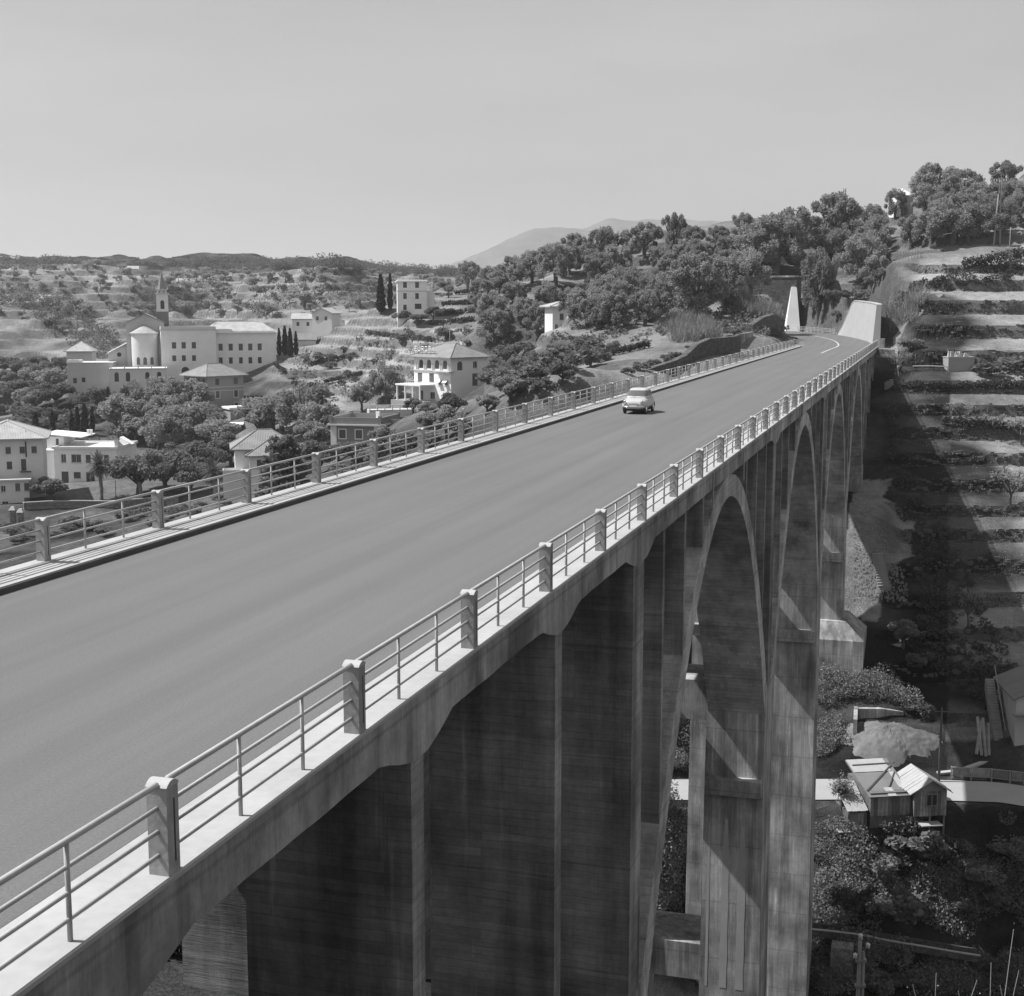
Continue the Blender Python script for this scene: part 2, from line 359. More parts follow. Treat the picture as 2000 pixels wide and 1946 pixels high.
def height(x, y):
    x = np.atleast_1d(np.asarray(x, float)); y = np.atleast_1d(np.asarray(y, float))
    z = base_h(x, y); dep = x * FH[0] + y * FH[1]
    z = z + fract(x * .55 + 40, y * .55, 0, 0.05) * np.interp(dep, [0, 440, 520, 600, 690, 800], [0, 0, 5.0, 5.0, 0, 0]) * (1 - sstep((x * RT[0] + y * RT[1]) / np.maximum(dep, 1), -.14, -.06))   # spurs and gullies of the far hills
    zn = z + fract(x, y, 0, 0.12) * np.interp(dep, [0, 60, 250, 600, 1200], [0.1, 0.5, 0.7, 1.0, 1.2])
    right, left, hill, far = zones(x, y)
    wig = fract(x * 1.0 + 31, y - 17, 0.02, 0.30)
    z1 = terraced(z + wig * 0.4, RLEV, 0.045, 0.50)
    z2 = terraced(zn, np.arange(-40, 60, 2.4), 0.13, 0.3)
    z3 = terraced(zn, np.arange(-40, 80, 3.2), 0.12, 0.3)
    z4 = terraced(zn, np.arange(-60, 120, 3.4), 0.13, 0.3)
    o = zn * (1 - right) + z1 * right
    o = o * (1 - left) + z2 * left; o = o * (1 - hill * .8) + z3 * hill * .8; o = o * (1 - far) + z4 * far
    o += fract(x, y, 0.17, 0.5) * np.interp(dep, [0, 60, 250, 600], [0.03, 0.10, 0.10, 0.25])
    d, zz = dist_path(x, y, LOWER_ROAD); w = 1 - sstep(d, 3.0, 5.5); o = o * (1 - w) + (zz - 0.06) * w
    d, zz = dist_path(x, y, UPPER_ROAD); w = 1 - sstep(d, 7.2, 9.5); o = o * (1 - w) + (zz - 0.08) * w
    # keep the ground below the bridge deck
    ub = (x > -21.5) & (x < -5.5) & (y > -30) & (y < 208)
    o = np.where(ub, np.minimum(o, np.interp(y, [0, 150, 208], [-1.2, -1.2, -0.9])), o)
    return o
def hz(x, y): return float(height(x, y)[0])
# one sheet, finer where it is near
rows = np.concatenate([np.geomspace(1.5, 95, 120), np.arange(95.5, 128, 0.55), np.arange(128, 240, 0.42), np.arange(240.7, 345, 0.9), np.arange(346, 480, 1.6), np.arange(482, 900, 3.0), np.arange(906, 1600, 14), np.geomspace(1620, 3300, 12)])
cols_ = np.concatenate([np.linspace(-1.1, -0.43, 40)[:-1], np.linspace(-0.43, 0.43, 430), np.linspace(0.43, 1.1, 40)[1:]])
RR, CC = np.meshgrid(rows, cols_, indexing='ij')
gx = (RR * FH[0] + RR * CC * RT[0]).ravel(); gy = (RR * FH[1] + RR * CC * RT[1]).ravel()
gz = height(gx, gy)
me = bpy.data.meshes.new('ground')
nr, nc = RR.shape; idx = np.arange(nr * nc).reshape(nr, nc)
quads = np.stack([idx[:-1, :-1], idx[:-1, 1:], idx[1:, 1:], idx[1:, :-1]], -1).reshape(-1, 4)
me.vertices.add(len(gx)); me.vertices.foreach_set('co', np.stack([gx, gy, gz], 1).ravel().astype(np.float32))
me.loops.add(quads.size); me.loops.foreach_set('vertex_index', quads.ravel().astype(np.int32))
me.polygons.add(len(quads)); me.polygons.foreach_set('loop_start', np.arange(0, quads.size, 4, dtype=np.int32)); me.polygons.foreach_set('loop_total', np.full(len(quads), 4, dtype=np.int32))
me.update(calc_edges=True)
me.polygons.foreach_set('use_smooth', np.ones(len(quads), dtype=bool))
_r0 = zones(gx, gy)[0]; me.polygons.foreach_set('use_smooth', (_r0[quads[:, 0]] < .5))     # crisp terrace edges on the right
# what grows where: 0 scrub .. 1 mown or dry field; lowered too where the bridge's shade is deepened
right, left, hill, far = zones(gx, gy)
dep = gx * FH[0] + gy * FH[1]; lat_u = (gx * RT[0] + gy * RT[1]) / dep
rough = 1 - sstep(gx + 5 * fract(gx * .7, gy * .7, .03, .2), 2, 10)       # overgrown strip beside the bridge, darkened further to deepen its shadow
cover_shade = 0.34 - 0.34 * right * rough + 0.56 * right * (1 - .92 * rough) * np.interp(gz, [-32, -22], [.45, 1.0]) + 0.38 * left + 0.25 * hill + 0.34 * far + 0.12 * fract(gx * .6, gy * .6, 0.02, 0.2)
cover_shade = np.where((dep < 124) , 0.10, cover_shade)
cover_shade = np.where((dep > 180) & (dep < 280) & (lat_u > -.02) & (lat_u < .2), np.maximum(cover_shade, .5), cover_shade)
cover_shade = np.where(dep > 760, 0.12, cover_shade)
nz_ = fract(gx, gy, .05, .4) * .006
bank = sstep(dep, 200, 206) * (1 - sstep(dep, 226, 234)) * sstep(lat_u + nz_, .255, .262) * (1 - sstep(lat_u + nz_ + (dep - 215) * .0004, .276, .290)) * (gz > -1)
cover_shade = np.maximum(cover_shade, bank)   # the eroded bank above the bridge end
cover_shade = np.where((gx > -22) & (gx < 3) & (gy > 112) & (gy < 206) & (gz < -3), .06 + .05 * fract(gx, gy, .05, .3), cover_shade)      # overgrown ground under and beside the bridge, shade added to its colour
cover_shade = np.where((gx > -8) & (gx < -2.5 + 2.5 * fract(gx, gy, .05, .3)) & (gy > 146) & (gy < 176), .8, cover_shade)      # bare rubble by the fourth pier
at_ = me.attributes.new('cover_shade', 'FLOAT', 'POINT'); at_.data.foreach_set('value', np.clip(cover_shade, 0, 1).astype(np.float32))

def ground_mat():
    m, nt, b = new_mat('grass and scrub'); p = worldpos(nt)
    geo = N(nt, 'ShaderNodeNewGeometry'); sx = N(nt, 'ShaderNodeSeparateXYZ'); nt.links.new(geo.outputs['True Normal'], sx.inputs[0])
    at1 = N(nt, 'ShaderNodeAttribute'); at1.attribute_name = 'cover_shade'
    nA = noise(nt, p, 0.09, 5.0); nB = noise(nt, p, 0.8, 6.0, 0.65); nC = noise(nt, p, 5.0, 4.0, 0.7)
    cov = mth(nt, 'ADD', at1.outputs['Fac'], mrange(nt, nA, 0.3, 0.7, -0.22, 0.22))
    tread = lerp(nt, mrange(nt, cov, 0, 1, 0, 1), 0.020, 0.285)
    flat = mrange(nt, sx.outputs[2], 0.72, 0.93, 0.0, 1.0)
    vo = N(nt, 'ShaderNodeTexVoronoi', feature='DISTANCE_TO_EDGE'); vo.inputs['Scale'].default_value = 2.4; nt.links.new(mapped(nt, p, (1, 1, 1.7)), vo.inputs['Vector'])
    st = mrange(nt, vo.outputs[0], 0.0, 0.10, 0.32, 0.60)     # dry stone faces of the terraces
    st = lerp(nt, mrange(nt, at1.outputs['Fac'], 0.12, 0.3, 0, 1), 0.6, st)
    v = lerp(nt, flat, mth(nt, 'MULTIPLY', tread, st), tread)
    v = mth(nt, 'MULTIPLY', v, mrange(nt, nB, 0.3, 0.7, 0.72, 1.25)); v = mth(nt, 'MULTIPLY', v, mrange(nt, nC, 0.25, 0.75, 0.6, 1.35))
    nt.links.new(grey(nt, v), b.inputs['Base Color']); b.inputs['Roughness'].default_value = 1.0; b.inputs['Specular IOR Level'].default_value = 0.05
    nt.links.new(bump(nt, mth(nt, 'ADD', nC, mth(nt, 'MULTIPLY', nB, 1.5)), 0.7, 0.25), b.inputs['Normal'])
    return m
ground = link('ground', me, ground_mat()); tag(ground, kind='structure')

# where a line of sight meets the sheet: along each column of the sheet the rising skyline is sorted
_GZ = gz.reshape(nr, nc); _T = (_GZ - CAM[2]) / rows[:, None]; _CM = np.maximum.accumulate(_T, axis=0)
def lookup(px, py):
    r = ray(px, py); f = r @ FH; u = (r @ RT) / f; s_ = r[2] / f
    c = int(np.clip(np.searchsorted(cols_, u), 1, nc - 1)); c = c - 1 if u - cols_[c - 1] < cols_[c] - u else c
    i = int(np.searchsorted(_CM[:, c], s_))
    if i >= nr or i < 1: return None
    t0, t1 = _T[i - 1, c], _T[i, c]; k = np.clip((s_ - t0) / (t1 - t0 + 1e-9), 0, 1)
    d = rows[i - 1] + (rows[i] - rows[i - 1]) * k; z = _GZ[i - 1, c] + (_GZ[i, c] - _GZ[i - 1, c]) * k
    return (float(d * FH[0] + d * u * RT[0]), float(d * FH[1] + d * u * RT[1]), float(z))
def ground_hit(px, py):
    p = lookup(px, py)
    if p is None: return None
    return Vector(p), float((np.array(p) - CAM) @ FW)

# stones showing in the faces of the right hand terraces, and the crops on their treads
def terrace_detail():
    nrm = np.zeros((len(gx), 3)); tx = np.gradient(_GZ, axis=0) / np.maximum(np.gradient(rows)[:, None], .01)
    steep = (np.abs(tx) > 1.1).ravel(); ok = (right > .85) & (gx > -2) & (lat_u < .44) & (dep < 225)
    rs = np.random.RandomState(21); idx_ = np.nonzero(ok & steep)[0]; idx_ = idx_[rs.permutation(len(idx_))[:2600]]; mb = MB(); V = []; F = []
    for i in idx_:
        s_ = rs.uniform(.10, .26); a = rs.uniform(-.4, .4) + YAW; ca, sa = math.cos(a), math.sin(a); w, d, h = s_ * rs.uniform(.9, 1.7), s_ * .8, s_ * rs.uniform(.5, .9); c = (gx[i] + rs.uniform(-.25, .25), gy[i] + rs.uniform(-.2, .2), gz[i] + rs.uniform(-.25, .1)); n0 = len(V)
        for z in (-h, h):
            for x, y in ((-w, -d), (w, -d), (w, d), (-w, d)):
                k = rs.uniform(.8, 1.1); V.append((c[0] + (x * ca - y * sa) * k, c[1] + (x * sa + y * ca) * k, c[2] + z))
        F += [(n0, n0+1, n0+5, n0+4), (n0+1, n0+2, n0+6, n0+5), (n0+3, n0, n0+4, n0+7), (n0+4, n0+5, n0+6, n0+7), (n0+2, n0+3, n0+7, n0+6)]
    m2 = bpy.data.meshes.new('terrace_stones'); m2.from_pydata(V, [], F)
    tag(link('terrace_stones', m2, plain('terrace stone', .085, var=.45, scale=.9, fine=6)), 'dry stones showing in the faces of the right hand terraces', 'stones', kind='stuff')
    return np.nonzero(ok & ~steep & (gz > -24))[0]
TREADS = terrace_detail()

# ------------------------------------------------------------------ far mountains
def mountain(name, prof, depth, thick, v):
    """a real ridge: crest line given by (px, py) at a distance, falling away on both sides"""
    pts = [at(px, py, depth) for px, py in prof]
    xs = np.array([p @ RT for p in pts]); zs = np.array([p[2] for p in pts])
    nu, nv = 160, 40; uu = np.linspace(xs[0], xs[-1], nu); vv = np.linspace(-1, 1, nv)
    vs = []
    for j, v_ in enumerate(vv):
        for i, u in enumerate(uu):
            q = np.array([RT[0] * u + FH[0] * (depth + v_ * thick), RT[1] * u + FH[1] * (depth + v_ * thick)])
            hgt = np.interp(u, xs, zs); fall = (1 - abs(v_) ** 1.3)
            nz = float(fract(np.array([q[0] / 14.0]), np.array([q[1] / 14.0]))[0]) * depth * 0.006 * (1 - fall * .7)
            vs.append((q[0], q[1], -20 + (hgt + 20) * max(fall, 0) + nz))
    fs = [(j*nu+i, j*nu+i+1, (j+1)*nu+i+1, (j+1)*nu+i) for j in range(nv-1) for i in range(nu-1)]
    me = bpy.data.meshes.new(name); me.from_pydata(vs, [], fs)
    return tag(link(name, me, v, smooth=True), kind='structure')
M['mountain'] = plain('wooded mountain', 0.10, var=0.35, scale=0.02, fine=0.12, bmp=0.0)
mountain('mountain', [(500,640),(800,560),(880,515),(905,503),(930,492),(970,470),(1010,457),(1050,449),(1085,446),(1110,448),(1135,437),(1165,429),(1200,430),(1240,431),(1290,434),(1330,427),(1370,425),(1430,432),(1500,445),(1650,480),(1900,560)], 4500, 1500, M['mountain'])
# ------------------------------------------------------------------ the viaduct
XR, XL = -7.26, -19.66           # outer faces of the deck
KR, KL = -8.23, -18.55           # kerb lines
RIBS = [(-10.20, -7.30), (-16.50, -13.60)]
PIERS = [36.4 + 34.5 * i for i in range(5)]     # 36.4 70.9 105.4 139.9 174.4
Y0, Y1 = -14.0, 214.6
M['conc_h'] = concrete('board marked concrete', 0.275, 'h', 0.19, 0.50, 0.38, 0.6)
M['conc_arch'] = concrete('paler board marked arch concrete', 0.42, 'h', 0.21, 0.42, 0.30, 0.6)
M['conc_v'] = concrete('upright shuttered concrete', 0.34, 'v', 0.16, 0.44, 0.46, 0.5)
M['conc_beam'] = concrete('rendered concrete beam', 0.33, 'v', 1.3, 0.62, 0.34, 0.3)
M['conc_walk'] = plain('pale concrete paving', 0.33, var=0.17, scale=0.7, fine=6.0, bmp=0.15)
M['conc_post'] = plain('concrete post', 0.28, var=0.32, scale=2.5, fine=11.0, bmp=0.3, rnd=0.12)
M['conc_cap'] = plain('pale concrete cap', 0.36, var=0.1, scale=3, bmp=0.1)
M['rail_paint'] = plain('pale grey painted iron', 0.36, rough=0.5, var=0.16, scale=5, fine=30, bmp=0.0, rnd=0.06)
def asphalt_mat():
    m, nt, b = new_mat('worn asphalt'); p = worldpos(nt)
    n1 = noise(nt, mapped(nt, p, (1.5, 0.025, 1.0)), 1.0, 6.0, 0.6); n2 = noise(nt, p, 0.10, 5.0, 0.6); n3 = noise(nt, p, 22.0, 4.0, 0.8); n4 = noise(nt, p, 75.0, 2.0, 0.7); n5 = noise(nt, p, 1.3, 6.0, 0.7)
    v = mrange(nt, n1, 0.3, 0.7, 0.90, 1.09); v = mth(nt, 'MULTIPLY', v, mrange(nt, n2, 0.3, 0.7, 0.95, 1.05)); v = mth(nt, 'MULTIPLY', v, mrange(nt, n3, 0.2, 0.8, 0.72, 1.30))
    v = mth(nt, 'MULTIPLY', v, mrange(nt, n4, 0.2, 0.8, 0.75, 1.25)); v = mth(nt, 'MULTIPLY', v, mrange(nt, n5, 0.70, 0.78, 1.0, 0.86))
    sxx = N(nt, 'ShaderNodeSeparateXYZ'); nt.links.new(p, sxx.inputs[0]); v = mth(nt, 'MULTIPLY', v, mrange(nt, mth(nt, 'SINE', mth(nt, 'MULTIPLY', sxx.outputs[0], 3.5)), -1, 1, 0.975, 1.025))   # wheel tracks
    nt.links.new(grey(nt, mth(nt, 'MULTIPLY', v, 0.118)), b.inputs['Base Color']); b.inputs['Roughness'].default_value = 0.85; b.inputs['Specular IOR Level'].default_value = 0.25
    nt.links.new(bump(nt, mth(nt, 'ADD', n3, n4), 0.35, 0.012), b.inputs['Normal'])
    return m
M['asphalt'] = asphalt_mat()
VB = (-13.4, 105.4, -46.0)
via = empty('viaduct', VB, 0, 'long pale concrete arch viaduct carrying the road across the valley', 'viaduct')
def vmb(): return MB(VB)
# deck slab under the road, with camber-less top; the asphalt is a sheet of its own
vmb().box(KL + .02, KR - .02, Y0, Y1, -0.42, -0.012).build('deck_slab', M['conc_beam'], via)
for x0, x1, nm in ((-8.2, XR + .0, 'r'), (XL, -18.58, 'l')):
    pass
# walks with kerbs
vmb().box(KR, XR - .012, Y0, Y1, -0.30, 0.15).build('sidewalk', M['conc_walk'], via)
vmb().box(XL + .012, KL, Y0, Y1, -0.30, 0.15).build('sidewalk', M['conc_walk'], via)
M['kerb'] = plain('dark tarred and shaded kerb', 0.07, var=0.3, scale=2.0)  # tar and dirt, plus the shade of the kerb face in the colour
vmb().box(KR - .05, KR - .002, Y0, Y1, -0.2, 0.125).build('kerb', M['kerb'], via)
vmb().box(KL + .002, KL + .05, Y0, Y1, -0.2, 0.125).build('kerb', M['kerb'], via)
# stations of the cross walls
WALLS = []
for y in (2.1, 10.8, 19.3, 27.85): WALLS.append((y, 0.55))
for i, p in enumerate(PIERS):
    WALLS.append((p, 1.45))
    if i < 4:
        for k in (1, 2, 3): WALLS.append((p + 3.75 * k, 0.30))
        for k in (3, 2, 1): WALLS.append((p + 34.5 - 3.75 * k, 0.30))
for y in (183.0, 191.6, 200.2): WALLS.append((y, 0.55))
WALLS.append((208.8, 0.9))
WALLS.sort()
# edge beams with haunches over the heavier walls
def beam_low(y):
    z = -0.50
    for wy, th in WALLS:
        if th < 0.5: continue
        d = abs(y - wy) - th / 2
        if d < 0: d = 0
        if d < 1.25: z = min(z, -0.50 - 0.36 * (1 - d / 1.25) ** 0.8)
    return z
ys = sorted(set([Y0, Y1] + [round(Y0 + 0.4 * k, 3) for k in range(int((Y1 - Y0) / 0.4))]))
low = [(y, beam_low(y) + 0.012 * math.sin(y * 3.1) * math.sin(y * 1.3)) for y in ys]
upp = [(y, 0.138) for y in ys]
vmb().strip(low, upp, XR - 0.42, XR).build('edge_beam', M['conc_beam'], via)
vmb().strip(low, upp, XL, XL + 0.42).build('edge_beam', M['conc_beam'], via)
# nosing of the walk: thin lip on top of the beam
vmb().box(XR - .42, XR + .025, Y0, Y1, 0.139, 0.185).build('walk_edge', M['conc_walk'], via)
vmb().box(XL - .025, XL + .42, Y0, Y1, 0.139, 0.185).build('walk_edge', M['conc_walk'], via)
# arches: two ribs side by side
def arch_z(y, yc): return -0.95 - 0.0520 * (y - yc) ** 2
def arch_curves(yc, half=16.6, n=44):
    lo, up = [], []
    for k in range(n + 1):
        y = yc - half + 2 * half * k / n
        dz = -0.104 * (y - yc); nrm = math.hypot(1, dz); t = 0.42 + 0.22 * abs(y - yc) / half
        z = arch_z(y, yc)
        lo.append((y + dz / nrm * t, z - t / nrm)); up.append((y - dz / nrm * t, min(z + t / nrm, -0.43)))
    return lo, up
PIER_FOOT = {}
for ri, (xa, xb) in enumerate(RIBS):
    for i in range(4):
        yc = PIERS[i] + 17.25
        lo, up = arch_curves(yc)
        vmb().strip(lo, up, xa, xb).build('arch_rib', M['conc_arch'], via)
    for wy, th in WALLS:
        # foot of the wall: arch extrados or pier head or the ground
        seg = [i for i in range(4) if PIERS[i] + 1 < wy < PIERS[i] + 33.5]
        off = 0.02 + 0.004 * ri
        if seg and th < 0.5:
            yc = PIERS[seg[0]] + 17.25; zb = arch_z(wy, yc) - 0.1
            vmb().box(xa + off, xb - off, wy - th / 2, wy + th / 2, zb, -0.43).build('spandrel_wall', M['conc_h'], via)
        elif th < 1.0:
            zb = min(hz(xa, wy), hz(xb, wy), hz(xa, wy + 1), hz(xb, wy - 1)) - 1.5
            wmb = vmb(); wmb.box(xa + off, xb - off, wy - th / 2, wy + th / 2, zb, -0.43); wmb.build('cross_wall', M['conc_h'], via)
        else:
            k = PIERS.index(wy); g = min(hz(xa, wy), hz(xb, wy), hz(xa, wy - 3), hz(xb, wy - 3)) - 1.5
            PIER_FOOT[k] = g
            zs = max(-14.2, g) if k < 4 else max(-14.2, g)
            vmb().box(xa + off, xb - off, wy - .72, wy + .72, zs - .5, -0.43).build('pier_wall', M['conc_h'], via)
            if g < -15.5:
                w = 0.0035 * (-14 - g)
                vmb().frustum((xa - w - .10, xb + w + .03, wy - 2.1 - w * 2, wy + 2.1 + w * 2, g), (xa - .06, xb + .02, wy - 1.75, wy + 1.75, -13.4)).build('pier_shaft', M['conc_v'], via)
                # springing ledge on both faces
                vmb().frustum((xa + .02, xb - .02, wy - 2.32, wy + 2.32, -18.9), (xa + .02, xb - .02, wy - 2.45, wy + 2.45, -18.0)).build('springing_ledge', M['conc_v'], via)
            if k == 3:
                vmb().frustum((xa - 1.4, xb + 2.3, wy - 3.6, wy + 3.6, g - 1), (xa - 1.4, xb + 2.3, wy - 3.6, wy + 3.6, g + 4.6)).build('pier_base', M['conc_v'], via)
                vmb().frustum((xa - 1.4, xb + 2.3, wy - 3.6, wy + 3.6, g + 4.6), (xa - .4, xb + .5, wy - 2.6, wy + 2.6, g + 6.3)).build('pier_base_top', M['conc_v'], via)
# struts between the two ribs of a pier
for k in (1, 2, 3):
    wy = PIERS[k]
    vmb().box(-13.9, -9.9, wy - 1.6, wy + 1.6, -15.2, -13.1).build('cross_strut', M['conc_v'], via)
    if k < 3: vmb().box(-13.9, -9.9, wy - 1.75, wy + 1.75, -29.4, -27.4).build('cross_strut', M['conc_v'], via)
    if k < 3: vmb().box(-13.9, -9.9, wy - 1.75, wy + 1.75, -44.4, -42.4).build('cross_strut', M['conc_v'], via)
# joints over the crowns
for i in range(4):
    yc = PIERS[i] + 17.25
    vmb().box(XR + .0, XR + .035, yc - 4.4, yc - 4.2, -1.2, 0.10).build('expansion_joint', M['conc_post'], via)
    vmb().box(XR + .0, XR + .035, yc + 4.2, yc + 4.4, -1.2, 0.10).build('expansion_joint', M['conc_post'], via)
# far abutment with its sloping wing under the railing's end
vmb().box(-19.2, -7.34, 209.3, 216, -6, -0.43).build('abutment', M['conc_v'], via)
vmb().frustum((-8.2, -6.2, 211.2, 213.4, -7.5), (-8.2, -7.29, 211.2, 214.5, -0.5)).build('abutment_buttress', M['conc_v'], via)

# ------------------------------------------------------------------ the road on the bridge and the bend beyond it
def offset_path(path, off):
    out = []
    for i, p in enumerate(path):
        a = path[max(i - 1, 0)]; b = path[min(i + 1, len(path) - 1)]
        t = np.array([b[0] - a[0], b[1] - a[1]]); t /= np.linalg.norm(t); n = np.array([t[1], -t[0]])
        out.append((p[0] + n[0] * off, p[1] + n[1] * off, p[2]))
    return out
def smooth_path(path, n=8):
    out = []
    P = [np.array(p, float) for p in path]
    for i in range(len(P) - 1):
        p0, p1, p2, p3 = P[max(i-1, 0)], P[i], P[i+1], P[min(i+2, len(P)-1)]
        for k in range(n):
            t = k / n
            out.append(tuple(0.5 * ((2*p1) + (-p0+p2)*t + (2*p0-5*p1+4*p2-p3)*t*t + (-p0+3*p1-3*p2+p3)*t**3)))
    out.append(tuple(P[-1])); return out
def ribbon(path, a, b, dz=0.0):
    A = offset_path(path, a); B_ = offset_path(path, b); mb = MB()
    vs = [(p[0], p[1], p[2] + dz) for p in A] + [(p[0], p[1], p[2] + dz) for p in B_]; n = len(path)
    return mb.add(vs, [(i, n + i, n + i + 1, i + 1) for i in range(n - 1)])
up_s = smooth_path([(-13.39, Y0, 0.0), (-13.39, 60, 0.0), (-13.39, 130, 0.0), (-13.39, 190, 0.0)] + UPPER_ROAD)
road = ribbon(up_s, -5.16, 5.16).build('road', M['asphalt'], None, fixn=False); tag(road, kind='structure')
M['marking'] = plain('white road paint', 0.42, var=0.15, scale=3)
mk = [p for p in smooth_path([(-13.55, 186.5, .006), (-13.55, 205, .006)] + [(p[0], p[1], p[2] + .006) for p in UPPER_ROAD[1:-1]])]
ribbon(mk, -0.10, 0.10, 0.0).build('lane_marking', M['marking'], road, fixn=False)

# ------------------------------------------------------------------ railings
def post_mesh():
    mb = MB(); w = 0.115
    mb.box(-w, w, -w, w, 0.0, 0.94)
    return mb
def cap_mesh():
    mb = MB(); w = 0.125; prof = [(-w, 0.0)] + [(-w + 2 * w * k / 8, 0.005 + 0.062 * math.sin(math.pi * (k / 8)) ** 0.8) for k in range(9)] + [(w, 0.0)]
    return mb.prism(prof, -w, w, axis=0)
ME_POST = post_mesh().mesh('post', M['conc_post']); ME_CAP = cap_mesh().mesh('cap', M['conc_cap'])
M['slot'] = plain('dark recess', 0.06)
ME_SLOT = MB().box(0.1155, 0.119, 0.015, 0.04, 0.12, 0.80).mesh('slot', M['slot'])
ME_BAL = MB().tube([(0, 0, 0), (0, 0, 0.95)], 0.026, 8).mesh('baluster', M['rail_paint'])
def rails_mesh(length):
    return [MB().tube([(0, 0, h), (0, length, h)], r, 8).mesh('rail', M['rail_paint']) for h, r in ((0.965, 0.034), (0.72, 0.024), (0.47, 0.024), (0.215, 0.024))]
for me_ in (ME_BAL,): me_.polygons.foreach_set('use_smooth', [True] * len(me_.polygons))
RAILS = rails_mesh(4.79)
for me_ in RAILS: me_.polygons.foreach_set('use_smooth', [True] * len(me_.polygons))
def railing(x, label, slot_side):
    r = empty('bridge_railing', (x, 12.1, 0.186), 0, label, 'railing', 'railings of the viaduct')
    for n in range(-2, 41):
        y = 5.0 * n
        p = link('post', ME_POST, None, r, (0, y, 0)); 
        link('cap', ME_CAP, None, p, (0, 0, 0.94))
        link('slot', ME_SLOT, None, p, (0, 0, 0))
        if n < 40:
            for me_ in RAILS: link('rail', me_, None, r, (0, y + 0.105, 0))
            for k in (1, 2): link('baluster', ME_BAL, None, r, (0, y + 5.0 * k / 3, 0))
railing(-7.40, 'concrete post and iron tube railing along the near edge of the viaduct', 1)
railing(-19.46, 'concrete post and iron tube railing on the far side of the roadway', 1)
# ------------------------------------------------------------------ buildings
for nm, v in (('white', 0.74), ('pale', 0.76), ('cream', 0.62), ('mid', 0.46), ('ochre', 0.29), ('dark', 0.20), ('brick', 0.16)):
    M['wall_' + nm] = plain('plaster ' + nm, v, var=0.10, scale=0.35, fine=2.5, bmp=0.1)
def roof_mat(name, v):
    m, nt, b = new_mat(name); p = objpos(nt)
    w = N(nt, 'ShaderNodeTexWave', wave_type='BANDS', bands_direction='X'); w.inputs['Scale'].default_value = 1.3; w.inputs['Distortion'].default_value = 1.5; w.inputs['Detail'].default_value = 2.0
    nt.links.new(p, w.inputs['Vector']); n1 = noise(nt, p, 0.7, 5.0); n2 = noise(nt, p, 5.0, 3.0)
    f = mth(nt, 'MULTIPLY', mrange(nt, w.outputs[1], 0, 1, 0.90, 1.06), mrange(nt, n1, 0.3, 0.7, 0.85, 1.15)); f = mth(nt, 'MULTIPLY', f, mrange(nt, n2, 0.3, 0.7, 0.86, 1.14))
    nt.links.new(grey(nt, mth(nt, 'MULTIPLY', f, v)), b.inputs['Base Color']); b.inputs['Roughness'].default_value = 0.9; b.inputs['Specular IOR Level'].default_value = 0.2
    nt.links.new(bump(nt, w.outputs[1], 0.4, 0.08), b.inputs['Normal']); return m
M['tile'] = roof_mat('weathered roof tiles', 0.22); M['tile_pale'] = roof_mat('pale roof tiles', 0.36); M['slate'] = roof_mat('grey slate roof', 0.27)
M['shutter'] = plain('closed louvred shutters', 0.10, var=0.2, scale=3, bmp=0.0, rnd=0.3)
M['glass'] = plain('dark window glass', 0.03, rough=0.15, var=0.3, spec=0.6, bmp=0.0)
M['frame'] = plain('white window frame', 0.60, var=0.05, bmp=0.0)
M['stone_trim'] = plain('pale stone trim', 0.50, var=0.1, bmp=0.0)
M['iron'] = plain('dark iron', 0.05, rough=0.5, bmp=0.0)

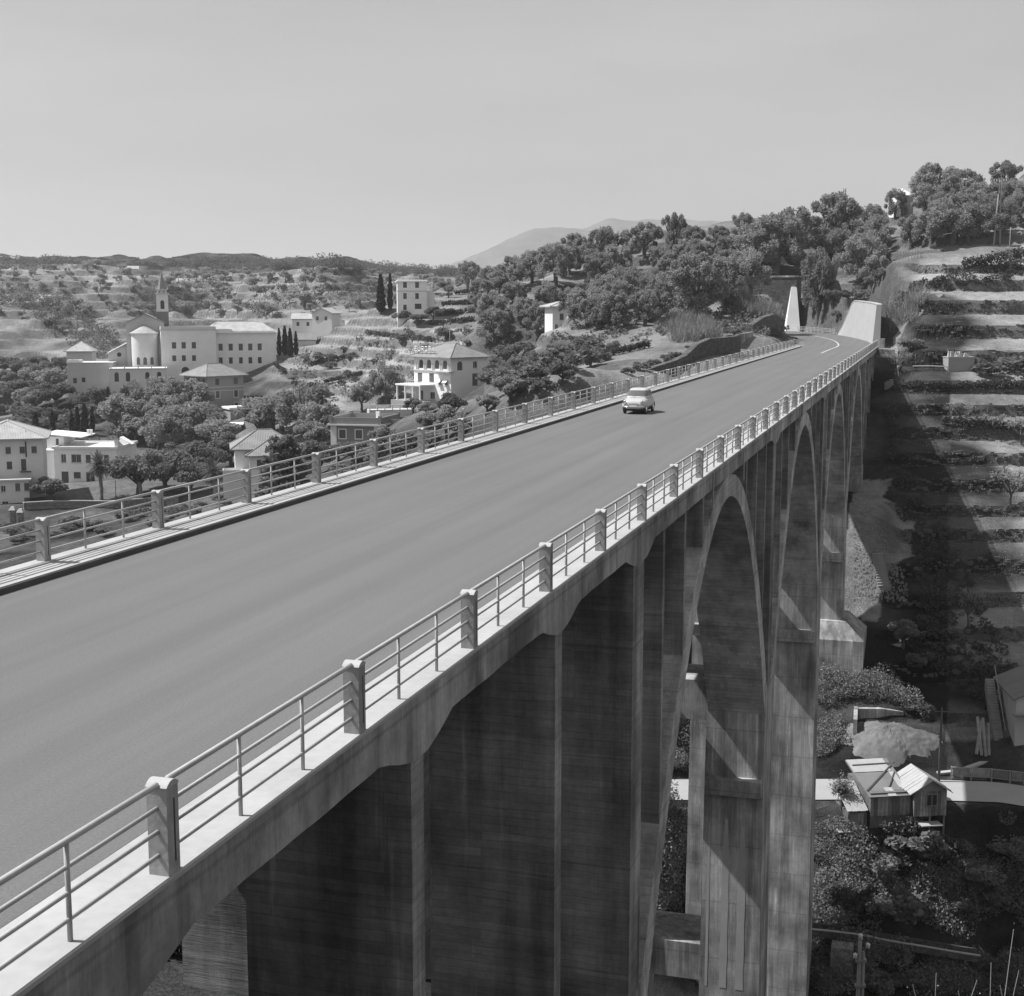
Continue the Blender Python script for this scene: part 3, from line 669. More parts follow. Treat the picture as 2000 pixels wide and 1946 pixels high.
class House:
    def __init__(s, name, label, px, py, depth, th=0.0, cat='house', group=None, sink=4.0):
        s.px, s.py, s.d, s.th = px, py, depth, rad(th); s.s = depth * K / FPX; s.sink = sink
        s.root = empty(name, at(px, py, depth), YAW + rad(th), label, cat, group); s.fine = depth < 270
    def U(s, px): return (px - s.px) * s.s
    def Z(s, py): return (s.py - py) * s.s
    def _facade(s, mb, o, du, dn, u0, u1, z0, z1, ops, t=0.22):
        """plane through o, along du, inward dn, with real openings"""
        us = sorted(set([u0, u1] + [a for op in ops for a in op[:2]])); zs = sorted(set([z0, z1] + [a for op in ops for a in op[2:4]]))
        P = lambda u, z, k=0.0: (o[0] + du[0] * u + dn[0] * k, o[1] + du[1] * u + dn[1] * k, z)
        for a, b in zip(us[:-1], us[1:]):
            for c, d in zip(zs[:-1], zs[1:]):
                m, q = (a + b) / 2, (c + d) / 2
                if any(op[0] < m < op[1] and op[2] < q < op[3] for op in ops): continue
                mb.add([P(a, c), P(b, c), P(b, d), P(a, d)], [(0, 1, 2, 3)])
        for op in ops:
            a, b, c, d = op[:4]
            mb.add([P(a, c), P(b, c), P(b, d), P(a, d), P(a, c, t), P(b, c, t), P(b, d, t), P(a, d, t)], [(0, 1, 5, 4), (1, 2, 6, 5), (2, 3, 7, 6), (3, 0, 4, 7)])
            k = op[4] if len(op) > 4 else 'w'
            if 'a' in k:   # arch: fill the upper corners
                r = (b - a) / 2; mid = (a + b) / 2; sp = d - r; n = 8
                for sg in (-1, 1):
                    vs = [P(mid + sg * r, d, 0.01)] + [P(mid + sg * r * math.cos(math.pi / 2 * i / n), sp + r * math.sin(math.pi / 2 * i / n), 0.01) for i in range(n + 1)]
                    mb.add(vs, [(0, i, i + 1) for i in range(1, n + 1)])
            s._window(P, a, b, c, d, k, t)
    def _window(s, P, a, b, c, d, k, t):
        if 'n' in k: return
        m = M['shutter'] if 's' in k else M['glass']
        mb = MB(); dd = t * (0.45 if 's' in k else 0.85); mb.add([P(a, c, dd), P(b, c, dd), P(b, d, dd), P(a, d, dd)], [(0, 1, 2, 3)])
        if 's' in k:   # two leaves with a gap line
            e = (b - a) * 0.035; mid = (a + b) / 2
            for x0, x1 in ((a + e, mid - e / 2), (mid + e / 2, b - e)):
                q = [P(x0, c, dd - .03), P(x1, c, dd - .03), P(x1, d, dd - .03), P(x0, d, dd - .03)]; mb.add(q, [(0, 1, 2, 3)])
        w = mb.build('door' if 'd' in k else 'window', m, s.root, fixn=False)
        if 'b' in k or not s.fine and 'f' not in k: 
            if 'f' not in k: return
        if 's' not in k:
            fb = MB(); e = 0.06; mid = (a + b) / 2
            for x0, x1, z0, z1 in ((a, a + e, c, d), (b - e, b, c, d), (a, b, c, c + e), (a, b, d - e, d), (mid - e / 2, mid + e / 2, c, d)):
                fb.add([P(x0, z0, dd - .03), P(x1, z0, dd - .03), P(x1, z1, dd - .03), P(x0, z1, dd - .03)], [(0, 1, 2, 3)])
            fb.build('window_frame', M['frame'], w, fixn=False)
        if 'f' in k:
            fb = MB(); e = 0.17
            for x0, x1, z0, z1 in ((a - e, a, c - e, d + e), (b, b + e, c - e, d + e), (a, b, c - e, c), (a, b, d, d + e)):
                v = [P(x0, z0, -.05), P(x1, z0, -.05), P(x1, z1, -.05), P(x0, z1, -.05), P(x0, z0, 0.02), P(x1, z0, 0.02), P(x1, z1, 0.02), P(x0, z1, 0.02)]
                fb.add(v, [(0, 1, 2, 3), (0, 1, 5, 4), (1, 2, 6, 5), (2, 3, 7, 6), (3, 0, 4, 7)])
            fb.build('window_surround', M['frame'], w, fixn=False)
        elif 'd' not in k and 'a' not in k:
            sb = MB(); v = []
            for q in (-.08, .04): v += [P(a - .08, c - .09, q), P(b + .08, c - .09, q), P(b + .08, c - .004, q), P(a - .08, c - .004, q)]
            sb.add(v, [(0, 1, 2, 3), (0, 1, 5, 4), (1, 2, 6, 5), (2, 3, 7, 6), (3, 0, 4, 7)]); sb.build('sill', M['stone_trim'], w, fixn=False)
    def block(s, x0, x1, y0, y1, z1, mat, front=(), left=(), right=(), z0=None, top=True, name='wall'):
        z0 = -s.sink if z0 is None else z0; mb = MB()
        s._facade(mb, (0, y0), (1, 0), (0, 1), x0, x1, z0, z1, list(front))
        s._facade(mb, (x0, 0), (0, 1), (1, 0), y0, y1, z0, z1, list(left))
        s._facade(mb, (x1, 0), (0, 1), (-1, 0), y0, y1, z0, z1, list(right))
        mb.add([(x0, y1, z0), (x1, y1, z0), (x1, y1, z1), (x0, y1, z1)], [(0, 1, 2, 3)])
        if top: mb.add([(x0, y0, z1), (x1, y0, z1), (x1, y1, z1), (x0, y1, z1)], [(0, 1, 2, 3)])
        # an inner floor keeps light out of the openings
        return mb.build(name, mat, s.root, fixn=False)
    def hip(s, x0, x1, y0, y1, z, h, over, mat, ridge=None, th=0.18, name='roof'):
        x0 -= over; x1 += over; y0 -= over; y1 += over; w, d = x1 - x0, y1 - y0
        if w >= d: e = (d / 2 if ridge is None else ridge); a, b = (x0 + e, (y0 + y1) / 2), (x1 - e, (y0 + y1) / 2)
        else: e = (w / 2 if ridge is None else ridge); a, b = ((x0 + x1) / 2, y0 + e), ((x0 + x1) / 2, y1 - e)
        vs = [(x0, y0, z), (x1, y0, z), (x1, y1, z), (x0, y1, z), (x0, y0, z + th), (x1, y0, z + th), (x1, y1, z + th), (x0, y1, z + th), (a[0], a[1], z + th + h), (b[0], b[1], z + th + h)]
        fs = [(0, 3, 2, 1), (0, 1, 5, 4), (1, 2, 6, 5), (2, 3, 7, 6), (3, 0, 4, 7)]
        fs += [(4, 5, 9, 8), (5, 6, 9), (6, 7, 8, 9), (7, 4, 8)] if w >= d else [(4, 5, 8), (5, 6, 9, 8), (6, 7, 9), (7, 4, 8, 9)]
        r = MB().add(vs, fs).build(name, mat, s.root)
        rc = MB()
        segs = [(vs[8], vs[9])] + [(vs[i], vs[j]) for i, j in (((4, 8), (5, 9), (6, 9), (7, 8)) if w >= d else ((4, 8), (5, 8), (6, 9), (7, 9)))]
        for p, q in segs:
            if np.linalg.norm(np.subtract(p, q)) > .1: rc.tube([p, q], 0.11, 5)
        rc.build('ridge_tiles', mat, r)
        return r
    def gable(s, x0, x1, y0, y1, z, h, over, mat, axis='x', th=0.15, name='roof', wall=None):
        """ridge along axis"""
        if axis == 'x':
            prof = [(y0 - over, z - h * over / ((y1 - y0) / 2)), ((y0 + y1) / 2, z + h), (y1 + over, z - h * over / ((y1 - y0) / 2))]
            poly = prof + [(p[0], p[1] + th) for p in prof[::-1]]
            r = MB().prism(poly, x0 - over, x1 + over, axis=0).build(name, mat, s.root)
            if wall is not None: MB().prism([(y0, z - .3), (y1, z - .3), (y1, z), ((y0 + y1) / 2, z + h - .02), (y0, z)], x0 + .01, x1 - .01, axis=0).build('gable_wall', wall, s.root)
        else:
            prof = [(x0 - over, z - h * over / ((x1 - x0) / 2)), ((x0 + x1) / 2, z + h), (x1 + over, z - h * over / ((x1 - x0) / 2))]
            poly = prof + [(p[0], p[1] + th) for p in prof[::-1]]
            r = MB().prism(poly, y0 - over, y1 + over, axis=1).build(name, mat, s.root)
            if wall is not None: MB().prism([(x0, z - .3), (x1, z - .3), (x1, z), ((x0 + x1) / 2, z + h - .02), (x0, z)], y0 + .01, y1 - .01, axis=1).build('gable_wall', wall, s.root)
        return r
    def slab(s, x0, x1, y0, y1, z0, z1, mat, name='cornice'): return MB().box(x0, x1, y0, y1, z0, z1).build(name, mat, s.root)
    def parapet(s, x0, x1, y0, y1, z, h, mat, t=0.25, name='parapet'):
        mb = MB(); mb.box(x0, x1, y0, y0 + t, z, z + h); mb.box(x0, x1, y1 - t, y1, z, z + h); mb.box(x0, x0 + t, y0 + t, y1 - t, z, z + h); mb.box(x1 - t, x1, y0 + t, y1 - t, z, z + h)
        return mb.build(name, mat, s.root)
    def chimney(s, x, y, z, h=1.2, w=0.5, mat=None):
        mb = MB(); mb.box(x - w/2, x + w/2, y - w/2, y + w/2, z, z + h); mb.box(x - w*.65, x + w*.65, y - w*.65, y + w*.65, z + h, z + h + .12)
        return mb.build('chimney', mat or M['wall_pale'], s.root)
def grid(us, w, zs, h, k='s'):
    """rows of equal openings: (u, u+w, z, z+h, kind)"""
    return [(u, u + w, z, z + h, k) for z in zs for u in us]

# --- the convent's main block, with pale hipped roof
b = House('convent_building', 'large pale four-storey block with white hipped roof beside the church', 395, 728, 352, 17, 'building')
z4, z3, z2, z1 = b.Z(676), b.Z(699), b.Z(721), b.Z(739)
fx = [b.U(419), b.U(438), b.U(457), b.U(475), b.U(493)]
b.block(0, 17.8, 0, 13, b.Z(638), M['wall_pale'],
        front=[(u, u + 1.05, b.Z(671), b.Z(658), 's') for u in fx] + [(u, u + .95, b.Z(696), b.Z(684), 'w') for u in fx] + [(u + .3, u + 1.2, b.Z(724), b.Z(713), 'w') for u in fx[1:]],
        left=[(3, 4, b.Z(671), b.Z(658), 's'), (7, 8, b.Z(671), b.Z(658), 's'), (3, 4, b.Z(696), b.Z(684), 's'), (7, 8, b.Z(696), b.Z(684), 's')])
b.slab(-.5, 18.3, -.5, 13.5, b.Z(638), b.Z(638) + .35, M['wall_pale'], 'cornice')
b.hip(0.6, 17.6, 1.0, 12.6, b.Z(638) + .36, 2.3, 0.2, M['tile_pale'], ridge=3.2)
b.parapet(-.45, 6.6, -.45, 4, b.Z(638) + .36, 0.7, M['wall_pale'])
b.slab(-.15, 17.95, -.1, 0, b.Z(729), b.Z(727), M['stone_trim'], 'string_course')
# --- middle wing
b = House('convent_wing', 'pale flat-roofed wing with one dark arched loggia between church and main block', 310, 722, 346, 17, 'building')
wx = [b.U(330), b.U(348), b.U(367)]
b.block(0, 13.5, 0, 11, b.Z(632), M['wall_pale'],
        front=[(u, u + 1.05, b.Z(667), b.Z(655), 's') for u in wx] + [(wx[0], wx[0] + .95, b.Z(691), b.Z(680), 's'), (wx[1], wx[1] + .95, b.Z(691), b.Z(680), 'w'), (wx[2], wx[2] + .95, b.Z(691), b.Z(680), 's')]
        + [(wx[1] - .2, wx[1] + 1.7, b.Z(717), b.Z(702), 'a'), (wx[2] + .1, wx[2] + 1.0, b.Z(717), b.Z(707), 's'), (wx[0] + .2, wx[0] + 1.1, b.Z(743), b.Z(733), 's')],
        left=[(2, 3, b.Z(691), b.Z(680), 's'), (6, 7, b.Z(691), b.Z(680), 's'), (2, 3, b.Z(717), b.Z(706), 's'), (6, 7, b.Z(717), b.Z(706), 's')])
b.slab(-.2, 13.7, -.2, 11.2, b.Z(632), b.Z(632) + .16, M['stone_trim'], 'cornice')
b.parapet(-.05, 13.5, -.05, 11, b.Z(632) + .16, 0.75, M['wall_cream'])
# --- church with apse and bell tower
b = House('church', 'grey church with round apse, side aisle and tall spired bell tower', 246, 700, 344, 14, 'church')
b.block(-.4, 8.9, 3.5, 26, b.Z(618), M['wall_mid'], top=False)
b.gable(-.4, 8.9, 3.5, 26, b.Z(618), 2.2, 0.35, M['tile'], axis='y', wall=M['wall_mid'])
ap = MB(); cx_, r_ = 4.0, 3.25
ap.lathe([(r_, -4), (r_, b.Z(640)), (r_ + .25, b.Z(640)), (r_ + .25, b.Z(640) + .25)], 24, (cx_, 3.5, 0), math.pi, 2 * math.pi); ap.build('apse', M['wall_cream'], b.root, smooth=False, fixn=False)
MB().lathe([(r_ + .5, b.Z(640) + .26), (0.02, b.Z(640) + 2.5)], 24, (cx_, 3.5, 0), math.pi, 2 * math.pi).build('apse_roof', M['tile_pale'], b.root, fixn=False)
for an in (-2.1, -1.57, -1.04):
    ca, sa = math.cos(an), math.sin(an); t = (-sa, ca)
    w = MB(); c0 = np.array([cx_ + ca * (r_ + .02), 3.5 + sa * (r_ + .02)]); pts = []
    for u, z in [(-.45, .3), (.45, .3), (.45, 1.7), (.32, 2.05), (0, 2.2), (-.32, 2.05), (-.45, 1.7)]: pts.append((c0[0] + t[0] * u, c0[1] + t[1] * u, z))
    w.add(pts, [tuple(range(7))]); w.build('window', M['shutter'], b.root, fixn=False)
# side aisle with lean-to roof and round window
MB().prism([(-5.0, -4), (-.42, -4), (-.42, b.Z(660)), (-5.0, b.Z(678))], 4.2, 24, axis=1).build('aisle', M['wall_mid'], b.root)
MB().prism([(-5.5, b.Z(680)), (-.44, b.Z(659.5)), (-.44, b.Z(659.5) + .3), (-5.5, b.Z(680) + .3)], 3.8, 24.3, axis=1).build('aisle_roof', M['tile_pale'], b.root)
MB().tube([(-2.3, 4.16, b.Z(679)), (-2.3, 4.24, b.Z(679))], .55, 14).build('round_window', M['glass'], b.root)
MB().prism([(8.9, -4), (10.9, -4), (10.9, b.Z(670)), (8.9, b.Z(655))], 5, 24, axis=1).build('aisle', M['wall_mid'], b.root)
# bell tower
tx0, tx1, ty0, ty1 = b.U(300.5), b.U(323.5), 9.0, 12.0
b.block(tx0, tx1, ty0, ty1, b.Z(597), M['wall_brick'], name='tower_base')
b.block(tx0 + .02, tx1 - .02, ty0 + .02, ty1 - .02, b.Z(563), M['wall_cream'], front=[(b.U(308.5), b.U(316), b.Z(592), b.Z(575), 'a')], left=[(ty0 + 1, ty1 - 1, b.Z(592), b.Z(575), 'a')], z0=b.Z(597), name='belfry')
b.slab(tx0 - .25, tx1 + .25, ty0 - .25, ty1 + .25, b.Z(563), b.Z(561), M['stone_trim'], 'cornice')
b.block(tx0 + .25, tx1 - .25, ty0 + .25, ty1 - .25, b.Z(555), M['wall_cream'], z0=b.Z(561), front=[(b.U(306), b.U(308), b.Z(560), b.Z(557)), (b.U(315), b.U(317), b.Z(560), b.Z(557))], name='drum')
b.slab(tx0 - .1, tx1 + .1, ty0 - .1, ty1 + .1, b.Z(555), b.Z(553.5), M['stone_trim'], 'cornice')
for ix in (tx0 + .1, tx1 - .1):
    for iy in (ty0 + .1, ty1 - .1): MB().frustum((ix - .22, ix + .22, iy - .22, iy + .22, b.Z(553.5)), (ix - .03, ix + .03, iy - .03, iy + .03, b.Z(548))).build('pinnacle', M['wall_cream'], b.root)
MB().lathe([(1.30, b.Z(553.5)), (0.75, b.Z(538)), (0.03, b.Z(519))], 8, ((tx0 + tx1) / 2, (ty0 + ty1) / 2, 0), math.pi / 8, math.pi / 8 + 2 * math.pi).build('spire', M['tile'], b.root)
MB().tube([((tx0 + tx1) / 2, (ty0 + ty1) / 2, b.Z(520)), ((tx0 + tx1) / 2, (ty0 + ty1) / 2, b.Z(512))], .05, 5).build('cross', M['iron'], b.root)
# --- terrace building in front of the church
b = House('terrace_building', 'low cream building with arched windows and balustraded terrace below the apse', 211, 735, 336, 13, 'building')
b.block(0, 13.2, 0, 6, b.Z(706), M['wall_cream'], front=[(b.U(219), b.U(227), b.Z(730), b.Z(712), 'a'), (b.U(240), b.U(248), b.Z(730), b.Z(712), 'a'), (b.U(276), b.U(284), b.Z(730), b.Z(712), 'a'), (b.U(298), b.U(306), b.Z(730), b.Z(712), 'a')])
b.slab(-.2, 13.4, -.2, 6, b.Z(706), b.Z(704.5), M['wall_white'], 'terrace_floor')
bm_ = MB()
for k in range(5): bm_.box(.1 + k * 3.2, .4 + k * 3.2, -.1, .2, b.Z(704.5), b.Z(700))
bm_.build('parapet_piers', M['wall_white'], b.root); b.slab(0, 13.2, -.02, .08, b.Z(702), b.Z(701), M['wall_white'], 'parapet_rail')
# --- annex on the left
b = House('annex', 'long grey annex with flat roof left of the church', 130, 742, 340, 6, 'building')
b.block(0, 10.8, 0, 9, b.Z(695), M['wall_mid'], front=[(b.U(140), b.U(147), b.Z(733), b.Z(723), 's'), (b.U(156), b.U(163), b.Z(731), b.Z(722), 'w')])
b.slab(-.15, 10.95, -.15, 9.15, b.Z(695), b.Z(693.4), M['stone_trim'], 'cornice'); b.parapet(0, 3, 0, 4, b.Z(693.4), .6, M['wall_pale'])
b = House('pavilion', 'small pavilion with low pale pyramid roof behind the annex', 128, 700, 356, 8, 'building')
b.block(0, 6.4, 0, 6.4, b.Z(673), M['wall_mid']); b.hip(0, 6.4, 0, 6.4, b.Z(673), 2.4, .6, M['tile_pale'], ridge=3.7)
# --- tall house with banded walls below the convent
b = House('banded_house', 'tall tan house with pale banded lower floors and hipped roof below the convent', 398, 785, 318, 48, 'house')
W1, D1, ze = 10.2, 9.2, b.Z(721)
b.block(0, W1, 0, D1, ze, M['wall_ochre'],
        front=[(2.2, 3.3, b.Z(737), b.Z(725), 's'), (7.4, 8.5, b.Z(737), b.Z(725), 's'), (2.2, 3.3, b.Z(762), b.Z(749), 'sf'), (7.4, 8.5, b.Z(762), b.Z(749), 'sf'), (7.4, 8.5, b.Z(786), b.Z(773), 'sf')],
        left=[(u, u + .9, b.Z(735), b.Z(725), 's') for u in (1, 3, 5, 7)] + [(u, u + .9, b.Z(757), b.Z(747), 's') for u in (1, 3, 5, 7)] + [(u, u + .9, b.Z(778), b.Z(768), 's') for u in (1, 3, 5, 7)])
b.slab(-.1, W1 + .1, -.1, D1 + .1, b.Z(742), b.Z(740.5), M['stone_trim'], 'string_course'); b.slab(-.1, W1 + .1, -.1, D1 + .1, b.Z(749), b.Z(747.5), M['stone_trim'], 'string_course')
b.slab(-.06, 0.0, .2, D1 - .2, -3, b.Z(749.5), M['wall_white'], 'lit_lower_wall')  # white sheet paints the sunlight on the lower left wall
b.hip(0, W1, 0, D1, ze, 2.6, .9, M['tile'], ridge=4.2)
b = House('garage', 'small flat-roofed outbuilding against the banded house', 441, 815, 312, 30, 'building'); b.block(0, 4.6, 0, 5, b.Z(783), M['wall_ochre']); b.slab(-.3, 4.9, -.3, 5.3, b.Z(783), b.Z(779), M['wall_pale'], 'roof_slab')
b = House('shed', 'low open shed with bright flat roof among trees', 408, 828, 300, 10, 'shed'); b.block(.3, 5.8, .6, 5, b.Z(814), M['wall_dark']); b.slab(0, 6.4, 0, 6, b.Z(814), b.Z(812), M['wall_white'], 'roof_slab')
# --- apartment house at the left edge
b = House('apartment_house', 'tall tan house with wide eaves at the left edge of the picture', -52, 972, 213, 16, 'house')
ze = b.Z(842)
row = lambda pxs, w, y0, y1, k: [(b.U(p), b.U(p) + w, b.Z(y1), b.Z(y0), k) for p in pxs]
b.block(0, b.U(80), 0, 11, ze, M['wall_cream'], front=row((-20, 12, 37.5, 59), .78, 856, 869, 's') + row((-20, 13), .78, 884, 899, 's') + row((39,), .75, 880, 903, 'ds'))
b.hip(0, b.U(80), 0, 11, ze, 2.4, .9, M['tile_pale'], ridge=5)
b.block(b.U(-40), b.U(52), -3.0, 0.02, b.Z(917), M['wall_cream'], front=row((3,), .7, 918 + 8, 938, 'w') + row((29, 45), .7, 922, 937, 's') + row((4,), .9, 956, 972, 'w') + row((44,), .8, 950, 966, 'ds'), name='porch_wall')
b.slab(b.U(-40) - .3, b.U(58), -3.4, 0.2, b.Z(917), b.Z(914), M['stone_trim'], 'terrace_slab')
mb = MB(); mb.tube([(b.U(35), -.6, b.Z(903)), (b.U(56), -.6, b.Z(903))], .03, 5); mb.box(b.U(37), b.U(57), -.7, 0, b.Z(905), b.Z(903.5)); mb.build('balcony', M['iron'], b.root)
MB().tube([(b.U(49), .02, b.Z(846)), (b.U(49), -.08, b.Z(876))], .12, 6).build('drainpipe', M['iron'], b.root)
MB().tube([(b.U(50), 1, b.Z(838)), (b.U(49), 1, b.Z(832)), (b.U(50), 1, b.Z(825))], .05, 5).build('chimney_pipe', M['iron'], b.root)
# --- house with roof terrace behind the palm
b = House('roof_terrace_house', 'cream villa with bright flat roof terrace and stair hut behind the tall palm', 107, 958, 236, -2, 'house')
b.block(0, b.U(228), 0, 11, b.Z(858), M['wall_pale'], front=row((120.5,), .85, 868, 884, 'w') + row((140, ), 1.7, 868, 884, 'w') + row((168, 203), .85, 869, 884, 's') + row((120,), 1.2, 901, 923, 'ds') + row((143.5,), 1.2, 902, 914, 's') + row((167,), 1.5, 902, 922, 'w')
        + row((130,), 1.0, 936, 955, 'd') + row((146,), 1.3, 942, 953, 'w') + row((176,), .9, 942, 952, 'w'))
b.slab(-.25, b.U(228) + .25, -.25, 11.2, b.Z(858), b.Z(856), M['wall_white'], 'roof_terrace'); b.parapet(-.25, b.U(228) + .25, -.25, 11.2, b.Z(856), .22, M['wall_cream'], .2)
b.slab(b.U(120), b.U(228), -1.2, 0, b.Z(929), b.Z(927), M['stone_trim'], 'ground_floor_cornice')
MB().prism([(0, b.Z(856)), (3.2, b.Z(856)), (3.2, b.Z(855)), (0, b.Z(840))], b.U(224), b.U(224) + .6, axis=0).build('stair_hut_side', M['wall_white'], b.root)
MB().prism([(b.U(213), b.Z(856)), (b.U(236), b.Z(856)), (b.U(236), b.Z(855)), (b.U(213), b.Z(841))], 6, 8, axis=1).build('stair_hut', M['wall_white'], b.root)
MB().prism([(b.U(107), b.Z(856)), (b.U(148), b.Z(856)), (b.U(148), b.Z(848)), (b.U(122), b.Z(850))], 5.0, 5.4, axis=1).build('terrace_wall', M['wall_cream'], b.root)
b.block(b.U(80), 0, 1.5, 9, b.Z(863), M['wall_pale'], front=row((101,), .6, 876, 894, 's'), name='side_wing_wall')
b.slab(b.U(78), .3, 1.2, 9.2, b.Z(863), b.Z(861.5), M['wall_white'], 'side_terrace'); b.block(b.U(79), b.U(112), 3.6, 9, b.Z(838), M['wall_white'], z0=b.Z(861.5), front=row((97,), .5, 842, 859, 's'), name='penthouse_wall')
MB().prism([(b.U(74), b.Z(833)), (b.U(74), b.Z(831.5)), (b.U(150), b.Z(838)), (b.U(150), b.Z(839.5))], 2.6, 10, axis=1).build('penthouse_roof', M['wall_white'], b.root)
for q in (144, 150): b.chimney(b.U(q), 8, b.Z(840), .9, .35)
# --- hipped house behind the conifer
b = House('hipped_house', 'pale two-storey house with overlapping hipped roofs behind the bushy conifer', 452, 970, 202, 12, 'house')
b.block(0, 7.6, 1.0, 9, b.Z(862), M['wall_pale']); b.hip(0, 8.8, 1.0, 9, b.Z(862), 2.5, .7, M['tile'], ridge=4.1)
b.block(2.0, 9.6, -1.2, 6, b.Z(872), M['wall_white'], front=row((492,), 1.1, 878, 895, 's') + row((494,), 1.3, 920, 945, 's')); b.hip(2.0, 9.6, -1.2, 6, b.Z(872), 2.0, .6, M['tile'], ridge=3.6)
b.block(-1.8, 1.2, -.5, 2.4, b.Z(908), M['wall_cream'], name='porch_wall'); b.parapet(-1.8, 1.2, -.5, 2.4, b.Z(908), .8, M['frame'], .08)
# --- dark villa with balustraded roof
b = House('balustrade_villa', 'dark square villa with balustraded roof terrace and white framed windows', 633, 868, 206, -13, 'house')
W1 = 7.7; ze = b.Z(813)
b.block(0, W1, 0, 9, ze, M['wall_dark'], front=row((650, 683), 1.0, 821, 837, 'sf') + row((650, 683), 1.0, 856, 872, 'sf'), right=[(5, 5.8, b.Z(850), b.Z(838), 'w')])
b.slab(-.02, .9, -.07, 0, -3, ze, M['wall_cream'], 'quoins'); b.slab(W1 - .9, W1 + .06, -.07, 0, -3, ze, M['wall_cream'], 'quoins'); b.slab(W1 + .001, W1 + .06, 0, .9, -3, ze, M['wall_cream'], 'quoins')
b.slab(-.45, W1 + .45, -.45, 9.45, ze, ze + .22, M['stone_trim'], 'cornice'); b.parapet(-.1, W1 + .1, -.1, 9.1, ze + .22, 1.0, M['wall_dark'], .25, 'balustrade')
mb = MB()
for x_ in (-.2, W1 - .25):
    for y_ in (-.2, 8.75): mb.box(x_, x_ + .45, y_, y_ + .45, ze + .23, ze + 1.5)
mb.build('corner_piers', M['wall_dark'], b.root); b.slab(1.6, 5.8, 3.5, 8, ze + .22, ze + .5, M['wall_white'], 'skylight_roof')
b.block(W1, W1 + 3.4, 4.0, 10, ze - .4, M['wall_dark'], name='rear_wing_wall'); b.parapet(W1 - .1, W1 + 3.5, 3.9, 10.1, ze - .4, 1.1, M['wall_dark'])
b.chimney(5.2, 6.5, ze + .2, 1.3, .45)
# --- hotel with lettering on the roof
b = House('hotel', 'white hotel with arched loggia windows, hipped roof and roof lettering EUROPA', 862, 772, 258, 44, 'hotel')
D1, W1, ze = 10.6, 9.3, b.Z(686)
lf = lambda f: D1 * (1 - f)
b.block(0, W1, 0, D1, ze, M['wall_white'], front=[(1.6, 2.9, b.Z(709), b.Z(692), 'as'), (5.6, 6.7, b.Z(706), b.Z(693), 'w'), (5.4, 6.8, b.Z(740), b.Z(716), 'ds')],
        left=[(u, u + 1.25, b.Z(707), b.Z(690), 'as') for u in (1.0, 3.3, 5.6, 7.9)] + [(4.8, 6.2, b.Z(733), b.Z(716), 's'), (8.2, 9.6, b.Z(733), b.Z(716), 's'), (.9, 1.8, b.Z(738), b.Z(728), 'w'), (2.7, 3.6, b.Z(738), b.Z(728), 'w'), (4.6, 6.0, b.Z(766), b.Z(752), 'w'), (8, 9, b.Z(768), b.Z(750), 'd')])
b.hip(0, W1 + .0, 0, D1, ze, 2.5, .8, M['tile'], ridge=4.6)
for u in (.55, 2.75, 5.05, 7.35, 9.65):
    mb = MB(); 
    for dv in (-.22, .22): mb.tube([(-.12, u + dv, b.Z(709)), (-.12, u + dv, b.Z(697))], .10, 8)
    mb.build('column', M['wall_white'], b.root)
b.slab(-.25, 0, -.2, D1 + .1, b.Z(711), b.Z(709.5), M['stone_trim'], 'string_course')
b.slab(-1.0, 0.6, -.5, 3.9, b.Z(712), b.Z(710), M['stone_trim'], 'balcony_slab')
b.slab(-3.6, 0, 4.6, D1 + 1.4, b.Z(739.5), b.Z(736.5), M['wall_pale'], 'porch_roof'); b.slab(-4.2, 0, 3.0, D1 + 2, -4, b.Z(768), M['wall_ochre'], 'porch_base')
for i, (x_, y_) in enumerate(((-3.4, 4.9), (-3.4, 7.0), (-3.4, 9.2), (-3.4, 11.6), (-1.4, 11.6))): MB().tube([(x_, y_, -3), (x_, y_, b.Z(739.5))], .17, 8).build('porch_column', M['wall_white'], b.root)
for u in (.8, 2.6): MB().prism([(0, 0), (-.7, -.5), (-.7, -.56), (0, -.04)], u, u + 1.1, axis=1).build('awning', M['wall_white'], b.root).location.z = b.Z(727)
mb = MB()
for k in range(12): mb.box(-3.5, -3.45, 4.8 + k * .6, 4.84 + k * .6, b.Z(736.5), b.Z(731))
mb.box(-3.52, -3.43, 4.7, 11.6, b.Z(731), b.Z(730.3)); mb.build('porch_railing', M['iron'], b.root)
b.chimney(6.6, 4.2, ze + 1.8, 1.0, .5, M['wall_white']); b.chimney(8.2, 5.5, ze + 1.3, 1.0, .5, M['wall_white'])
# lettering on a thin frame along the eave
GLY = {'E': [((0,0),(0,1)),((0,0),(.6,0)),((0,.5),(.5,.5)),((0,1),(.6,1))], 'U': [((0,1),(0,0)),((0,0),(.6,0)),((.6,0),(.6,1))], 'R': [((0,0),(0,1)),((0,1),(.6,1)),((.6,1),(.6,.5)),((.6,.5),(0,.5)),((.2,.5),(.6,0))],
       'O': [((0,0),(0,1)),((0,1),(.6,1)),((.6,1),(.6,0)),((.6,0),(0,0))], 'P': [((0,0),(0,1)),((0,1),(.6,1)),((.6,1),(.6,.5)),((.6,.5),(0,.5))], 'A': [((0,0),(.3,1)),((.3,1),(.6,0)),((.12,.4),(.48,.4))]}
for k, ch in enumerate('EUROPA'):
    mb = MB(); y_ = D1 - .1 - k * 1.02; zb = ze + 1.25
    for p, q in GLY[ch]: mb.tube([(.1, y_ - p[0] * 1.0, zb + p[1] * .8), (.1, y_ - q[0] * 1.0, zb + q[1] * .8)], .085, 5)
    mb.build('roof_letter', M['wall_white'], b.root)
mb = MB(); mb.tube([(.12, D1, ze + 1.2), (.12, D1 - 6.3, ze + 1.2)], .04, 5)
